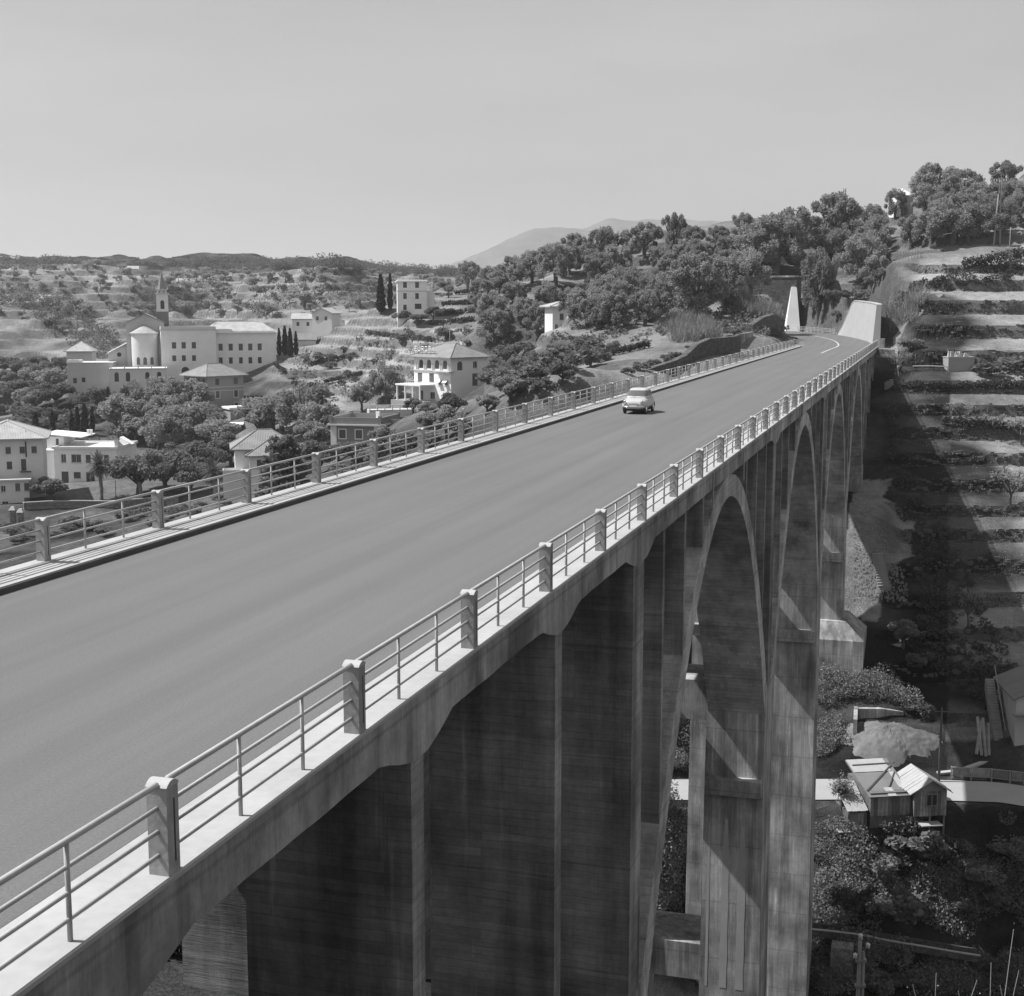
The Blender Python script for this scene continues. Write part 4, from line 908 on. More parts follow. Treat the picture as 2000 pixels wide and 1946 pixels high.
for k in range(6): mb.tube([(.12, D1 - k * 1.2, ze + .1), (.12, D1 - k * 1.2, ze + 1.2)], .03, 5)
mb.build('letter_frame', M['iron'], b.root)
# terrace wall of the hotel garden
b = House('garden_terrace', 'white balustraded garden terrace left of the hotel', 706, 800, 246, 14, 'terrace'); b.block(0, 8.5, 0, 3, b.Z(784), M['wall_mid'])
mb = MB()
for k in range(7): mb.box(k * 1.35, k * 1.35 + .2, 0, .2, b.Z(784), b.Z(775))
mb.box(0, 8.5, .02, .18, b.Z(776), b.Z(774.6)); mb.build('balustrade', M['wall_white'], b.root)
# --- house on the rise with two cypresses
b = House('hill_house', 'cream three-storey house with flat parapet roof on the rise behind two cypresses', 760, 607, 336, 6, 'house')
b.block(0, 7.2, 0, 8, b.Z(540), M['wall_pale'], front=row((771, 794), .9, 540, 551, 's') + row((771, 794), .85, 561, 572, 's') + row((793,), 1.6, 581, 591, 'w') + row((771,), .8, 583, 593, 's'))
b.slab(-.3, 7.5, -.3, 8.3, b.Z(540), b.Z(538), M['wall_pale'], 'cornice'); b.slab(-.06, 7.26, -.08, 0, b.Z(558), b.Z(556.5), M['stone_trim'], 'string_course'); b.parapet(0, 7.2, 0, 8, b.Z(538), .3, M['wall_pale'])
b.block(7.2, 9.0, .6, 6, b.Z(557), M['wall_cream'], name='loggia_base'); b.slab(7.2, 9.1, .4, 6.1, b.Z(538), b.Z(536.5), M['stone_trim'], 'loggia_roof')
for x_ in (7.9, 8.9): MB().box(x_, x_ + .14, .5, .64, b.Z(557), b.Z(538)).build('loggia_post', M['stone_trim'], b.root)
# --- cluster of small houses on the saddle
for i, (px, py, w, h, d, th, lab, rf) in enumerate((
    (559, 645, 6.2, b.Z(0) * 0 + 5.2, 6, 4, 'low cottage with bright roof left in the cluster on the saddle', M['tile_pale']),
    (597, 640, 6.0, 6.0, 6, -16, 'taller cottage with gabled roof in the cluster on the saddle', M['tile_pale']),
    (570, 668, 4.6, 2.6, 4, 6, 'small tiled hut below the cottages on the saddle', M['tile']),
    (662, 640, 6.5, 2.4, 5, 8, 'long low cottage half hidden behind the rise right of the saddle', M['tile_pale']))):
    c = House('cottage', lab, px, py, (392, 388, 362, 394)[i], th, 'cottage', 'cottages on the saddle')
    c.block(0, w, 0, d, h, M['wall_cream'], front=[(1.2, 2.0, h - 2.0, h - .9, 's'), (w - 2.2, w - 1.4, h - 2.0, h - .9, 's')] if h > 3 else []); c.gable(0, w, 0, d, h, 1.4, .35, rf, axis='x' if i != 1 else 'y', wall=M['wall_cream'])
b = House('stone_barn', 'small old stone barn with gabled roof in the trees below the fields', 600, 800, 276, -32, 'barn')
b.block(0, 4.6, 0, 5.0, b.Z(781), M['wall_dark'], left=[(1.0, 1.5, 1.0, 1.7)]); b.gable(0, 4.6, 0, 5, b.Z(781), 1.1, .3, M['tile_pale'], axis='y', wall=M['wall_dark']); b.slab(-.06, 0, .1, 4.9, -3, b.Z(782), M['wall_pale'], 'pale_side')  # paler sheet over the left wall
# --- roofs showing just above the far railing
b = House('long_roofed_house', 'house with broad pale tiled roof showing above the far railing', 812, 862, 174, -12, 'house')
b.block(0, 13.2, 0, 8, b.Z(822), M['wall_white'], front=[(6.6, 7.3, b.Z(862), b.Z(848), 'd'), (1.5, 2.4, b.Z(850), b.Z(838), 's'), (9.5, 10.4, b.Z(850), b.Z(838), 's')]); b.hip(0, 13.2, 0, 8, b.Z(822), 2.1, .5, M['tile_pale'], ridge=5); b.chimney(4.5, 3.4, b.Z(822) + 1.5, .9, .6); b.chimney(9.6, 3.6, b.Z(822) + 1.6, .9, .6)
b = House('white_cottage', 'small white gabled cottage half hidden by shrubs above the railing', 1006, 748, 224, 30, 'cottage')
b.block(0, 4.2, 0, 5.0, b.Z(732), M['wall_white'], front=[(1.2, 1.8, .6, 1.2)]); b.gable(0, 4.2, 0, 5, b.Z(732), 1.5, .3, M['tile_pale'], axis='y', wall=M['wall_white'])
# --- loggia villa among the olives
b = House('loggia_villa', 'narrow white villa with arched loggia among the olive trees', 1056, 650, 262, 16, 'house')
b.block(0, 4.0, 0, 5, b.Z(588), M['wall_cream'], front=[(.5, 1.1, b.Z(637), b.Z(620), 'a'), (1.5, 2.6, b.Z(637), b.Z(620), 'a'), (1.4, 2.2, b.Z(612), b.Z(600), 's')]); b.hip(0, 4, 0, 5, b.Z(588), .8, .8, M['tile_pale'], ridge=2.2); b.slab(-2, 4, -1.6, 0, -2, .2, M['wall_mid'], 'terrace_slab')
# --- hut on the ridge
b = House('ridge_hut', 'small square hut with bright rounded roof on the wooded ridge', 1721, 418, 322, 24, 'hut')
b.block(0, 3.6, 0, 4.2, b.Z(375), M['wall_ochre']); b.slab(-.05, 0, 0, 4.2, -1, b.Z(375), M['wall_white'], 'pale_side'); b.hip(0, 3.6, 0, 4.2, b.Z(375), 1.5, .3, M['wall_white'], ridge=2.0)  # white sheet on the left face: sunlight put into the wall colour
# far farmhouses on the hills
for i, (px, py, d, w, lab) in enumerate(((338, 552, 700, 6, 'tiny white farmhouse on the hillside right of the church spire'), (228, 527, 740, 10, 'long low white farm shed high on the hill left of the spire'), (0, 508, 770, 10, 'white farmhouse on the skyline at the left edge'), (132, 524, 750, 9, 'pale farmhouse under trees on the left skyline'))):
    c = House('farmhouse', lab, px, py, d, 10, 'farmhouse', 'farmhouses on the far hills'); c.block(0, w, 0, 6, 3.6, M['wall_white'], front=[(1.2, 2.2, 1.2, 2.4, 's'), (w - 2.4, w - 1.4, 1.2, 2.4, 's')]); c.gable(0, w, 0, 6, 3.6, 1.5, .3, M['tile_pale'], axis='x', wall=M['wall_white'])
# ------------------------------------------------------------------ plants
M['olive'] = leaf_mat('olive leaves', 0.26, 0.3, 0.5); M['broad'] = leaf_mat('broad leaves', 0.165, 0.35, 0.4); M['pale_leaf'] = leaf_mat('pale leaves', 0.26, 0.3, 0.5)
M['cypress'] = leaf_mat('cypress leaves', 0.035, 0.3, 0.1); M['palm'] = leaf_mat('palm fronds', 0.08, 0.3); M['bramble'] = leaf_mat('bramble leaves', 0.20, 0.5, 0.4)
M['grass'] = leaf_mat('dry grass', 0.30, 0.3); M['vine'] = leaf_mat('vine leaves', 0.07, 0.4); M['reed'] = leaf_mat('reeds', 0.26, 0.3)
M['bark'] = plain('bark', 0.09, var=0.4, scale=3, fine=12, bmp=0.4); M['bark_pale'] = plain('pale bark', 0.20, var=0.3, scale=3)
def cards(c, size, rs, aspect=1.6, up=0.0, out=None, outw=0.0):
    """leaf-shaped diamonds at points c; returns (verts, quads)"""
    n = len(c); d = rs.normal(size=(n, 3)); d[:, 2] += up
    if out is not None: d += out * outw
    d /= np.linalg.norm(d, axis=1)[:, None] + 1e-9
    e = rs.normal(size=(n, 3)); e -= d * (e * d).sum(1)[:, None]; e /= np.linalg.norm(e, axis=1)[:, None] + 1e-9
    s = size * rs.uniform(0.6, 1.35, n); a = d * (s * aspect / 2)[:, None]; b_ = e * (s / 2)[:, None]
    v = np.stack([c - a, c + b_ - a * .1, c + a, c - b_ - a * .1], 1).reshape(-1, 3)
    q = np.arange(4 * n).reshape(n, 4); return v, q
def mesh_np(name, v, q, mat):
    me = bpy.data.meshes.new(name); v = np.asarray(v, np.float32); q = np.asarray(q, np.int32)
    me.vertices.add(len(v)); me.vertices.foreach_set('co', v.ravel()); me.loops.add(q.size); me.loops.foreach_set('vertex_index', q.ravel())
    me.polygons.add(len(q)); me.polygons.foreach_set('loop_start', np.arange(0, q.size, 4, dtype=np.int32)); me.polygons.foreach_set('loop_total', np.full(len(q), 4, np.int32))
    me.update(calc_edges=True)
    if mat is not None: me.materials.append(mat)
    return me
def blob(rs, c, r, n, shell=0.55):
    d = rs.normal(size=(n, 3)); d /= np.linalg.norm(d, axis=1)[:, None]; k = (shell + (1 - shell) * rs.rand(n)) ** 0.8
    return np.asarray(c) + d * np.asarray(r) * k[:, None], d
def stems(rs, h, spread, n, r0, lean=0.15, split=0.32):
    mb = MB(); tips = []
    base = np.array([0, 0, -0.4]); l = np.array([rs.uniform(-lean, lean), rs.uniform(-lean, lean), 1]) * h * split
    mid = base * 0 + l * .55 + rs.normal(size=3) * .03 * h * [1, 1, 0]; top = l
    mb.tube([base, mid, top], [r0 * 1.35, r0, r0 * .85], 7)
    for k in range(n):
        a = 2 * math.pi * (k + rs.uniform(-.25, .25)) / n; sp = spread * rs.uniform(.5, 1)
        tip = np.array([math.cos(a) * sp, math.sin(a) * sp, h * rs.uniform(.62, .9)]); m_ = top + (tip - top) * .5 + np.array([math.cos(a), math.sin(a), .3]) * .12 * spread
        mb.tube([top * .96, m_, tip], [r0 * .6, r0 * .38, r0 * .12], 5, cap=False); tips.append(tip)
    return mb, tips
TREE = {}
def tree_kind(kind, var):
    """unit trees about 1 m high; the crown is thousands of leaf-sized faces gathered in clumps"""
    key = (kind, var)
    if key in TREE: return TREE[key]
    rs = np.random.RandomState(abs(hash(kind)) % 1 + {'olive': 10, 'broad': 40, 'pale': 70, 'cypress': 100, 'conifer': 130, 'far': 160, 'shrub': 190, 'bare': 220}[kind] + var)
    P = []; D = []
    if kind == 'olive':
        mb, tips = stems(rs, 1.0, .40, 6 + var % 3, .05, .22, .30)
        for k in range(34):
            a = rs.uniform(0, 6.28); z = rs.uniform(.26, .92); rr = .46 * math.sqrt(max(0.02, 1 - ((z - .52) / .46) ** 2)) * rs.uniform(.35, 1.0)
            c = np.array([rr * math.cos(a), rr * math.sin(a), z]); r = np.array([.10, .10, .12]) * rs.uniform(.7, 1.35)
            p, d = blob(rs, c, r, 220, .3); P.append(p); D.append(d * .4 + np.array([0, 0, .6]))
        size, m, asp = .025, M['olive'], 2.3
    elif kind in ('broad', 'pale'):
        mb, tips = stems(rs, .8, .34, 6, .045, .1, .30)
        for k in range(24):
            a = rs.uniform(0, 6.28); rr = .36 * math.sqrt(rs.rand()); z = .42 + rs.uniform(0, .48) * (1 - (rr / .5) ** 2)
            p, d = blob(rs, (rr * math.cos(a), rr * math.sin(a), z), np.array([.15, .15, .12]) * rs.uniform(.7, 1.25), 200, .5); P.append(p); D.append(d)
        size, m, asp = .042, M['broad'] if kind == 'broad' else M['pale_leaf'], 1.4
    elif kind == 'cypress':
        mb = MB().tube([(0, 0, -.1), (0, 0, .6)], [.025, .008], 6); n = 2600; z = rs.rand(n) ** .85; r = .105 * np.minimum(1, (z + .03) * 7) * (1 - z) ** .62 * (1 + .18 * np.sin(z * 31 + rs.rand(n))) * (.7 + .3 * rs.rand(n)); a = rs.uniform(0, 6.283, n)
        p = np.stack([r * np.cos(a), r * np.sin(a), .03 + z * .97], 1); P.append(p); D.append(np.stack([np.cos(a) * .3, np.sin(a) * .3, np.ones(n)], 1)); size, m, asp = .026, M['cypress'], 2.6
    elif kind == 'conifer':
        mb = MB().tube([(0, 0, -.1), (0, 0, .9)], [.03, .008], 6)
        for k in range(42):
            z = .12 + .84 * (k / 42); L_ = .34 * (1 - z) ** .6 + .05; a = k * 2.4
            for t in (.45, .8, 1.0):
                p, d = blob(rs, (math.cos(a) * L_ * t, math.sin(a) * L_ * t, z + .05 * t), (.075, .075, .06), 38, .2); P.append(p); D.append(d)
        size, m, asp = .035, M['broad'], 1.9
    elif kind == 'far':
        mb = MB().tube([(0, 0, -.1), (0.02, 0, .45)], [.035, .02], 5)
        for k in range(8):
            p, d = blob(rs, (rs.uniform(-.3, .3), rs.uniform(-.3, .3), rs.uniform(.4, .8)), np.array([.22, .22, .17]) * rs.uniform(.7, 1.2), 60, .5); P.append(p); D.append(d)
        size, m, asp = .09, M['olive'], 1.4
    elif kind == 'shrub':
        mb = MB()
        for k in range(4): mb.tube([(0, 0, -.1), (rs.uniform(-.3, .3), rs.uniform(-.3, .3), .5)], [.02, .008], 4)
        for k in range(9):
            p, d = blob(rs, (rs.uniform(-.38, .38), rs.uniform(-.38, .38), rs.uniform(.25, .65)), np.array([.24, .24, .2]) * rs.uniform(.6, 1.2), 110, .5); P.append(p); D.append(d)
        size, m, asp = .075, M['broad'], 1.5
    else:  # bare, twiggy young tree
        mb, tips = stems(rs, .9, .42, 9, .035, .1, .3)
        for t in tips:
            for _ in range(7):
                e = t + rs.normal(size=3) * [.16, .16, .12]; mb.tube([t * .85, (t + e) / 2, e], [.008, .005, .003], 3, cap=False)
            p, d = blob(rs, t, (.14, .14, .12), 60, .1); P.append(p); D.append(d)
        size, m, asp = .03, M['pale_leaf'], 1.6
    P = np.concatenate(P); D = np.concatenate(D)
    v, q = cards(P, size, rs, asp, up=.15, out=D, outw=.5)
    tm = mb.mesh(kind + '_trunk', M['bark']); cm = mesh_np(kind + '_crown', v, q, m)
    TREE[key] = (tm, cm); return TREE[key]
def plant(name, kind, var, loc, h, label, cat, group, rz=0.0, wide=1.0, crown='crown', trunk='trunk'):
    tm, cm = tree_kind(kind, var)
    r = empty(name, loc, rz, label, cat, group); r.scale = (h * wide, h * wide, h)
    link(trunk, tm, None, r); link(crown, cm, None, r); return r
R_ = rng(11)
TREE_POS = []
def place(px, py, hpx, name, kind, label, cat, group, wide=1.0, depth=None, trunk='trunk', crown='crown'):
    g = ground_hit(px, py)
    if depth is not None: p = at(px, py, depth); loc = Vector((p[0], p[1], min(p[2], hz(p[0], p[1]) + .5))); d = depth
    elif g is None: return None
    else: loc, d = g
    TREE_POS.append((loc[0], loc[1]))
    return plant(name, kind, R_.randrange(5 if kind in ('olive', 'broad') else 3), loc, hpx * d * K / FPX, label, cat, group, R_.uniform(0, 6.28), wide, crown, trunk)
def inside(poly, x, y):
    c = False; j = len(poly) - 1
    for i in range(len(poly)):
        xi, yi = poly[i]; xj, yj = poly[j]
        if (yi > y) != (yj > y) and x < (xj - xi) * (y - yi) / (yj - yi) + xi: c = not c
        j = i
    return c
def near_road(x, y, m=8.0):
    d, _ = dist_path(np.array([x]), np.array([y]), UPPER_ROAD); e, _ = dist_path(np.array([x]), np.array([y]), LOWER_ROAD)
    return d[0] < m or e[0] < 4.5 or (-22.5 < x < -5 and y < 214)
def where(label, poly, px, py):
    xs = [p[0] for p in poly]; ys = [p[1] for p in poly]; a = (px - min(xs)) / (max(xs) - min(xs)); c = (py - min(ys)) / (max(ys) - min(ys))
    return label + ', ' + ('upper ' if c < .33 else 'middle ' if c < .66 else 'lower ') + ('left end' if a < .2 else 'left part' if a < .4 else 'centre' if a < .6 else 'right part' if a < .8 else 'right end')
def on_road(x, y):
    d, _ = dist_path(np.array([x]), np.array([y]), UPPER_ROAD); e, _ = dist_path(np.array([x]), np.array([y]), LOWER_ROAD)
    return d[0] < 7 or e[0] < 3.8 or (-22.5 < x < -5 and 150 < y < 216) or (-17.5 < x < -5 and y < 60)
def scatter(poly, n, hm, gap, name, kinds, label, cat, group, wide=(1.0, 1.3), tries=9, seed=1, trunk='trunk', crown='crown', holes=()):
    rr = rng(seed); xs = [p[0] for p in poly]; ys = [p[1] for p in poly]; k = 0; out = []
    for _ in range(n * tries):
        if k >= n: break
        px, py = rr.uniform(min(xs), max(xs)), rr.uniform(min(ys), max(ys))
        if not inside(poly, px, py) or any(inside(h, px, py) for h in holes): continue
        g = ground_hit(px, py)
        if g is None: continue
        loc, d = g
        if near_road(loc[0], loc[1]) or any((loc[0] - a) ** 2 + (loc[1] - b_) ** 2 < gap * gap for a, b_ in TREE_POS): continue
        TREE_POS.append((loc[0], loc[1])); kd = rr.choice(kinds)
        out.append(plant(name, kd, rr.randrange(5 if kd in ('olive', 'broad') else 3), loc, rr.uniform(*hm), where(label, poly, px, py), cat, group, rr.uniform(0, 6.28), rr.uniform(*wide), crown, trunk)); k += 1
    return out

# olives one can tell apart: (px, foot py, height px, label)
OL = 'olive tree '
for px, py, h, w, lab in ((1062, 545, 78, 1.1, 'olive tree with bare trunk showing near the top of the far olive grove'), (1150, 500, 62, 1.1, 'olive tree with a gap of sky beside it on the crest below the far mountain'), (1232, 492, 66, 1.15, 'broad olive tree on the crest below the mountain summit'),
        (1288, 478, 70, .85, 'tall narrow olive tree rising above the crest'), (1330, 605, 120, 1.1, 'large forked olive tree over the reed bank'), (1390, 592, 98, 1.0, 'slender olive tree just above the dry grass bank'), (1430, 565, 90, 1.1, 'leaning olive tree at the edge of the grove above the arch'),
        (1450, 520, 92, 1.2, 'olive with dark trunk on bare ground above the overpass'), (1483, 518, 105, 1.2, 'olive with two dark stems on bare ground above the overpass'), (1518, 498, 100, 1.2, 'leaning olive with bare curved trunk on the pale terrace'), (1563, 614, 138, .62, 'tall bushy olive beside the white overpass buttress'),
        (1596, 470, 100, 1.1, 'tall olive beside the lattice mast on the ridge'), (1640, 540, 88, 1.1, 'round olive above the cut between road and field'), (1668, 548, 60, 1.2, 'low olive at the foot of the pale crop terrace'), (1710, 420, 56, .9, 'small olive with bent trunk in front of the ridge hut'),
        (1780, 402, 88, 1.15, 'big round olive to the right of the ridge hut'), (1835, 405, 80, 1.2, 'spreading olive on the ridge at the upper right'), (1820, 470, 90, 1.2, 'olive on the field edge left of the double pole'), (1855, 465, 75, 1.2, 'olive behind the foot of the double pole'),
        (737, 772, 82, .95, 'grey olive standing alone left of the hotel'), (772, 607, 55, .9, 'olive with bare trunk in front of the hill house'), (320, 802, 82, 1.15, 'big grey tree with dark stem below the terrace building'), (265, 800, 75, 1.2, 'grey olive under the terrace building'), (895, 555, 55, 1.0, 'olive standing alone against the far ridge')):
    place(px, py, h, 'olive_tree', 'olive', lab, 'olive tree', None, w)
SH = 'leafy olive tree in the grove on the far hillside'
scatter([(915,585),(960,522),(1050,505),(1150,490),(1260,478),(1400,455),(1470,470),(1440,520),(1400,560),(1330,600),(1250,625),(1150,645),(1085,650),(1080,600),(1030,600),(1030,665),(940,665),(905,625)], 110, (4.4, 7.0), 4.9, 'olive_tree', ['olive'], SH, 'olive tree', 'olive grove on the hillside beyond the railing', (1.05, 1.35), 8, 3, holes=[[(1045,585),(1085,585),(1085,655),(1045,655)]])
scatter([(1540,470),(1620,450),(1700,440),(1770,408),(1850,415),(1957,345),(1957,450),(1880,462),(1790,475),(1720,478),(1640,525),(1570,520)], 52, (5.5, 8), 4.6, 'olive_tree', ['olive'], 'olive tree on the wooded ridge above the right hand field', 'olive tree', 'olives on the right hand ridge', (1.05, 1.35), 8, 5, holes=[[(1695,415),(1778,415),(1778,465),(1695,465)]])
# cypresses
for px, py, h, w, lab in ((728, 598, 72, 1.35, 'thick dark cypress left of the hill house'), (746, 592, 68, .9, 'slim dark cypress next to the hill house wall'), (534, 680, 52, 1.0, 'leftmost cypress in the row right of the convent'), (545, 680, 56, 1.2, 'second cypress in the row right of the convent'), (555, 682, 54, 1.2, 'third cypress in the row right of the convent'), (566, 680, 46, 1.1, 'rightmost cypress in the row right of the convent'),
        (69, 832, 44, 1.9, 'broad young cypress alone above the left hand eaves'), (101, 824, 40, 1.4, 'young cypress between left hand house and cypress group'), (138, 828, 42, 1.3, 'leftmost of four cypresses above the flat roof'), (149, 830, 52, 1.3, 'second of four cypresses above the flat roof'), (163, 834, 62, 1.4, 'tallest of four cypresses above the flat roof'), (177, 824, 46, 1.1, 'rightmost of four cypresses above the flat roof'), (208, 792, 52, 1.1, 'lone cypress on the slope under the terrace building'), (254, 785, 40, 1.0, 'small cypress against the grey olives under the church')):
    place(px, py, h, 'cypress_tree', 'cypress', lab, 'cypress', None, w)
# village trees
for px, py, h, w, kd, lab in ((265, 950, 100, 1.15, 'broad', 'dark evergreen garden tree right of the palm'), (318, 948, 110, 1.0, 'broad', 'tall knobbly dark tree in the garden'), (365, 945, 82, 1.2, 'broad', 'rounded paler tree at the garden wall'), (395, 915, 78, 1.2, 'broad', 'dark tree behind the second palm'), (440, 890, 66, 1.3, 'broad', 'dark crown behind the hipped house'), (345, 890, 55, 1.4, 'broad', 'dark hedge-like tree behind the garden'),
        (98, 960, 58, 1.5, 'broad', 'low spreading dark tree in front of the roof terrace house'), (545, 985, 150, .95, 'conifer', 'bushy conifer rising above the far railing'), (612, 905, 70, 1.2, 'broad', 'round tree left of the dark villa'), (598, 860, 60, 1.3, 'pale', 'pale tree behind the bushy conifer'), (540, 830, 80, 1.4, 'pale', 'wide feathery tree right of the banded house'), (500, 820, 75, 1.3, 'pale', 'feathery tree beside the low shed'),
        (690, 785, 60, .9, 'pale', 'thin tree on the path left of the hotel'), (975, 772, 62, 1.3, 'pale', 'grey tree right of the hotel'), (865, 805, 58, 1.2, 'broad', 'dark glossy tree in front of the hotel'), (1075, 735, 50, 1.3, 'broad', 'dark shrubby tree right of the white cottage'), (820, 830, 45, 1.2, 'pale', 'pale tree between hotel and long roof'), (930, 790, 40, 1.3, 'pale', 'low pale tree right of the hotel garden'), (768, 618, 26, 1.6, 'broad', 'bush at the left foot of the hill house'), (800, 620, 24, 1.8, 'broad', 'bush in front of the hill house door'), (828, 614, 30, 1.4, 'broad', 'bush at the right foot of the hill house'), (790, 790, 30, 1.5, 'broad', 'bush below the hotel porch'), (815, 795, 28, 1.6, 'pale', 'pale bush below the hotel porch')):
    place(px, py, h, 'garden_tree', kd, lab, 'tree', None, w)
scatter([(215,790),(350,790),(400,800),(480,830),(570,820),(640,850),(560,890),(430,860),(300,870),(190,845)], 26, (6.5, 10), 5.0, 'village_tree', ['pale', 'olive', 'pale'], 'feathery grey tree in the wooded hollow below the convent', 'tree', 'trees in the hollow below the convent', (1.1, 1.4), 8, 8, holes=[[(400,800),(490,800),(490,830),(400,830)], [(440,840),(600,840),(600,980),(440,980)]])
scatter([(-20,720),(60,700),(125,715),(120,780),(60,790),(-20,780)], 22, (5, 8), 4.5, 'village_tree', ['broad', 'pale'], 'bushy tree on the slope left of the annex', 'tree', 'trees on the slope left of the annex', (1.2, 1.6), 8, 9)
scatter([(-20,790),(120,770),(200,760),(205,830),(120,815),(60,850),(-20,830)], 16, (2.5, 4.5), 4, 'shrub', ['shrub'], 'low shrub on the rough slope below the annex', 'shrub', 'shrubs below the annex', (1.1, 1.7), 8, 10, trunk='stem', crown='foliage')
scatter([(530,700),(700,660),(740,640),(900,640),(900,680),(760,690),(700,770),(560,790)], 26, (1.2, 3.0), 5, 'shrub', ['shrub', 'shrub', 'pale'], 'small shrub on the terraced fields between convent and hotel', 'shrub', 'shrubs on the terraced fields', (1.2, 1.8), 8, 12, trunk='stem', crown='foliage')
scatter([(940,680),(1060,670),(1160,650),(1170,690),(1080,735),(960,760)], 26, (2, 4), 3.2, 'shrub', ['shrub'], 'dense shrub on the bank below the olive grove', 'shrub', 'shrubs below the olive grove', (1.2, 1.7), 8, 13, trunk='stem', crown='foliage')
scatter([(640,880),(780,850),(980,770),(1010,760),(900,830),(760,880),(640,930)], 24, (2, 4), 3.0, 'shrub', ['shrub', 'pale'], 'garden shrub just beyond the far railing', 'shrub', 'garden shrubs beyond the railing', (1.2, 1.7), 8, 14, trunk='stem', crown='foliage')
scatter([(0,985),(120,1005),(430,960),(430,985),(200,1030),(0,1040)], 22, (1.0, 2.2), 2.5, 'shrub', ['shrub'], 'low garden shrub behind the nearest length of far railing', 'shrub', 'shrubs in the garden below the road', (1.4, 2.0), 8, 15, trunk='stem', crown='foliage')
scatter([(955,705),(1060,690),(1150,690),(1060,735),(980,775)], 26, (1.5, 3.5), 2.6, 'shrub', ['shrub', 'shrub', 'pale'], 'leafy shrub at the lower end of the dark stone wall', 'shrub', 'shrubs at the end of the stone wall', (1.2, 1.7), 10, 25, trunk='stem', crown='foliage')
# shrubs and small trees on the right hand terraces
for px, py, h, w, kd, lab in ((1712, 712, 48, 1.3, 'bare', 'twiggy fruit tree left of the concrete tank'), (1890, 716, 34, 2.2, 'shrub', 'wide shrub right of the concrete tank'), (1868, 706, 32, .8, 'shrub', 'creeper hanging at the right end of the tank'), (1938, 712, 40, 2.0, 'shrub', 'dark shrub at the right edge above the crop terrace'), (1835, 806, 44, 1.4, 'bare', 'fuzzy young tree on the terrace below the vine row'), (1900, 830, 46, 1.3, 'bare', 'young fruit tree two terraces below the tank'), (1950, 850, 60, 1.2, 'bare', 'young tree at the right edge on the middle terraces'),
        (1930, 965, 80, 1.1, 'bare', 'bare forked fruit tree with pale trunk at the right edge'), (1740, 668, 26, 2.0, 'shrub', 'low bush where the stairs meet the terrace'), (1725, 1240, 62, 1.0, 'pale', 'slender leafy tree at the foot of the shaded slope'), (1760, 1275, 40, 1.4, 'shrub', 'bush beside the gravel mound track'), (1850, 1200, 90, .7, 'bare', 'thin bare tree inside the bridge shadow'), (1600, 1262, 34, 1.6, 'shrub', 'shrub beside the stepped pier base')):
    place(px, py, h, 'small_tree' if kd != 'shrub' else 'shrub', kd, lab, 'small tree' if kd != 'shrub' else 'shrub', None, w, trunk='trunk' if kd != 'shrub' else 'stem', crown='crown' if kd != 'shrub' else 'foliage')
scatter([(1560,590),(1600,560),(1690,530),(1640,590),(1600,615)], 14, (1.5, 3), 2.5, 'shrub', ['shrub'], 'dark shrub in the terraced gap behind the bend', 'shrub', 'shrubs behind the bend', (1.2, 1.6), 8, 17, trunk='stem', crown='foliage')
scatter([(1560,1600),(1640,1600),(1830,1590),(1957,1580),(1957,1750),(1850,1760),(1565,1740)], 46, (1.4, 3.4), 1.7, 'bush', ['shrub', 'shrub', 'broad', 'pale'], 'leafy bush in the tangle below the shack', 'bush', 'bushes below the shack', (1.1, 1.7), 10, 51, trunk='stem', crown='foliage')
scatter([(1565,1815),(1700,1815),(1957,1840),(1957,1900),(1565,1900)], 16, (1.2, 2.6), 1.8, 'bush', ['shrub', 'broad'], 'leafy bush below the water channel', 'bush', 'bushes below the water channel', (1.1, 1.6), 10, 52, trunk='stem', crown='foliage')
scatter([(1190,718),(1260,692),(1320,660),(1350,640),(1425,634),(1425,644),(1360,648),(1320,676),(1260,702)], 16, (.7, 1.5), 1.5, 'bush', ['shrub'], 'tuft of weeds on top of the dark stone wall', 'bush', 'weeds on the stone wall', (1.2, 2.0), 12, 53, trunk='stem', crown='foliage')
# far hill trees
HL = 'small round tree scattered on the far terraced hills'
scatter([(-20,520),(200,510),(300,540),(420,520),(560,530),(700,520),(860,545),(860,580),(700,600),(560,610),(330,610),(200,600),(120,640),(-20,600)], 190, (2.8, 5.5), 7, 'hill_tree', ['far'], HL, 'tree', 'trees on the far hills', (1.0, 1.4), 6, 20)
# woods that read as one mass
def mass(name, polys, n, hm, mat, label, size=.55, per=26, seed=3, flat=.8, gap_road=True, cat=None, gapn=None):
    rs = np.random.RandomState(seed); rr = rng(seed); V = []; Q = []; off = 0; cs = []; rs_ = []
    for poly, cnt in polys:
        xs = [p[0] for p in poly]; ys = [p[1] for p in poly]; k = 0; tr = 0
        # sample many rays at once on the ground sheet
        while k < cnt and tr < cnt * 12:
            px, py = rr.uniform(min(xs), max(xs)), rr.uniform(min(ys), max(ys)); tr += 1
            if not inside(poly, px, py): continue
            cs.append((px, py)); k += 1
    # visible ground points by projecting the sheet's vertices instead of marching every ray
    for px, py in cs:
        loc = lookup(px, py)
        if loc is None or (gap_road and on_road(loc[0], loc[1])): continue
        if gapn and float(fract(np.array([loc[0] * 4.0]), np.array([loc[1] * 4.0 + loc[2] * 5]), .03, .3)[0]) < gapn: continue
        h = rr.uniform(*hm); p, d = blob(rs, (loc[0], loc[1], loc[2] + h * .42), (h * .62, h * .62, h * .5), per, .55)
        v, q = cards(p, size * h / hm[1], rs, 1.5, .15, d, .5); V.append(v); Q.append(q + off); off += len(v)
    o = link(name, mesh_np(name, np.concatenate(V), np.concatenate(Q), mat), None); tag(o, label, cat, kind='stuff'); return o
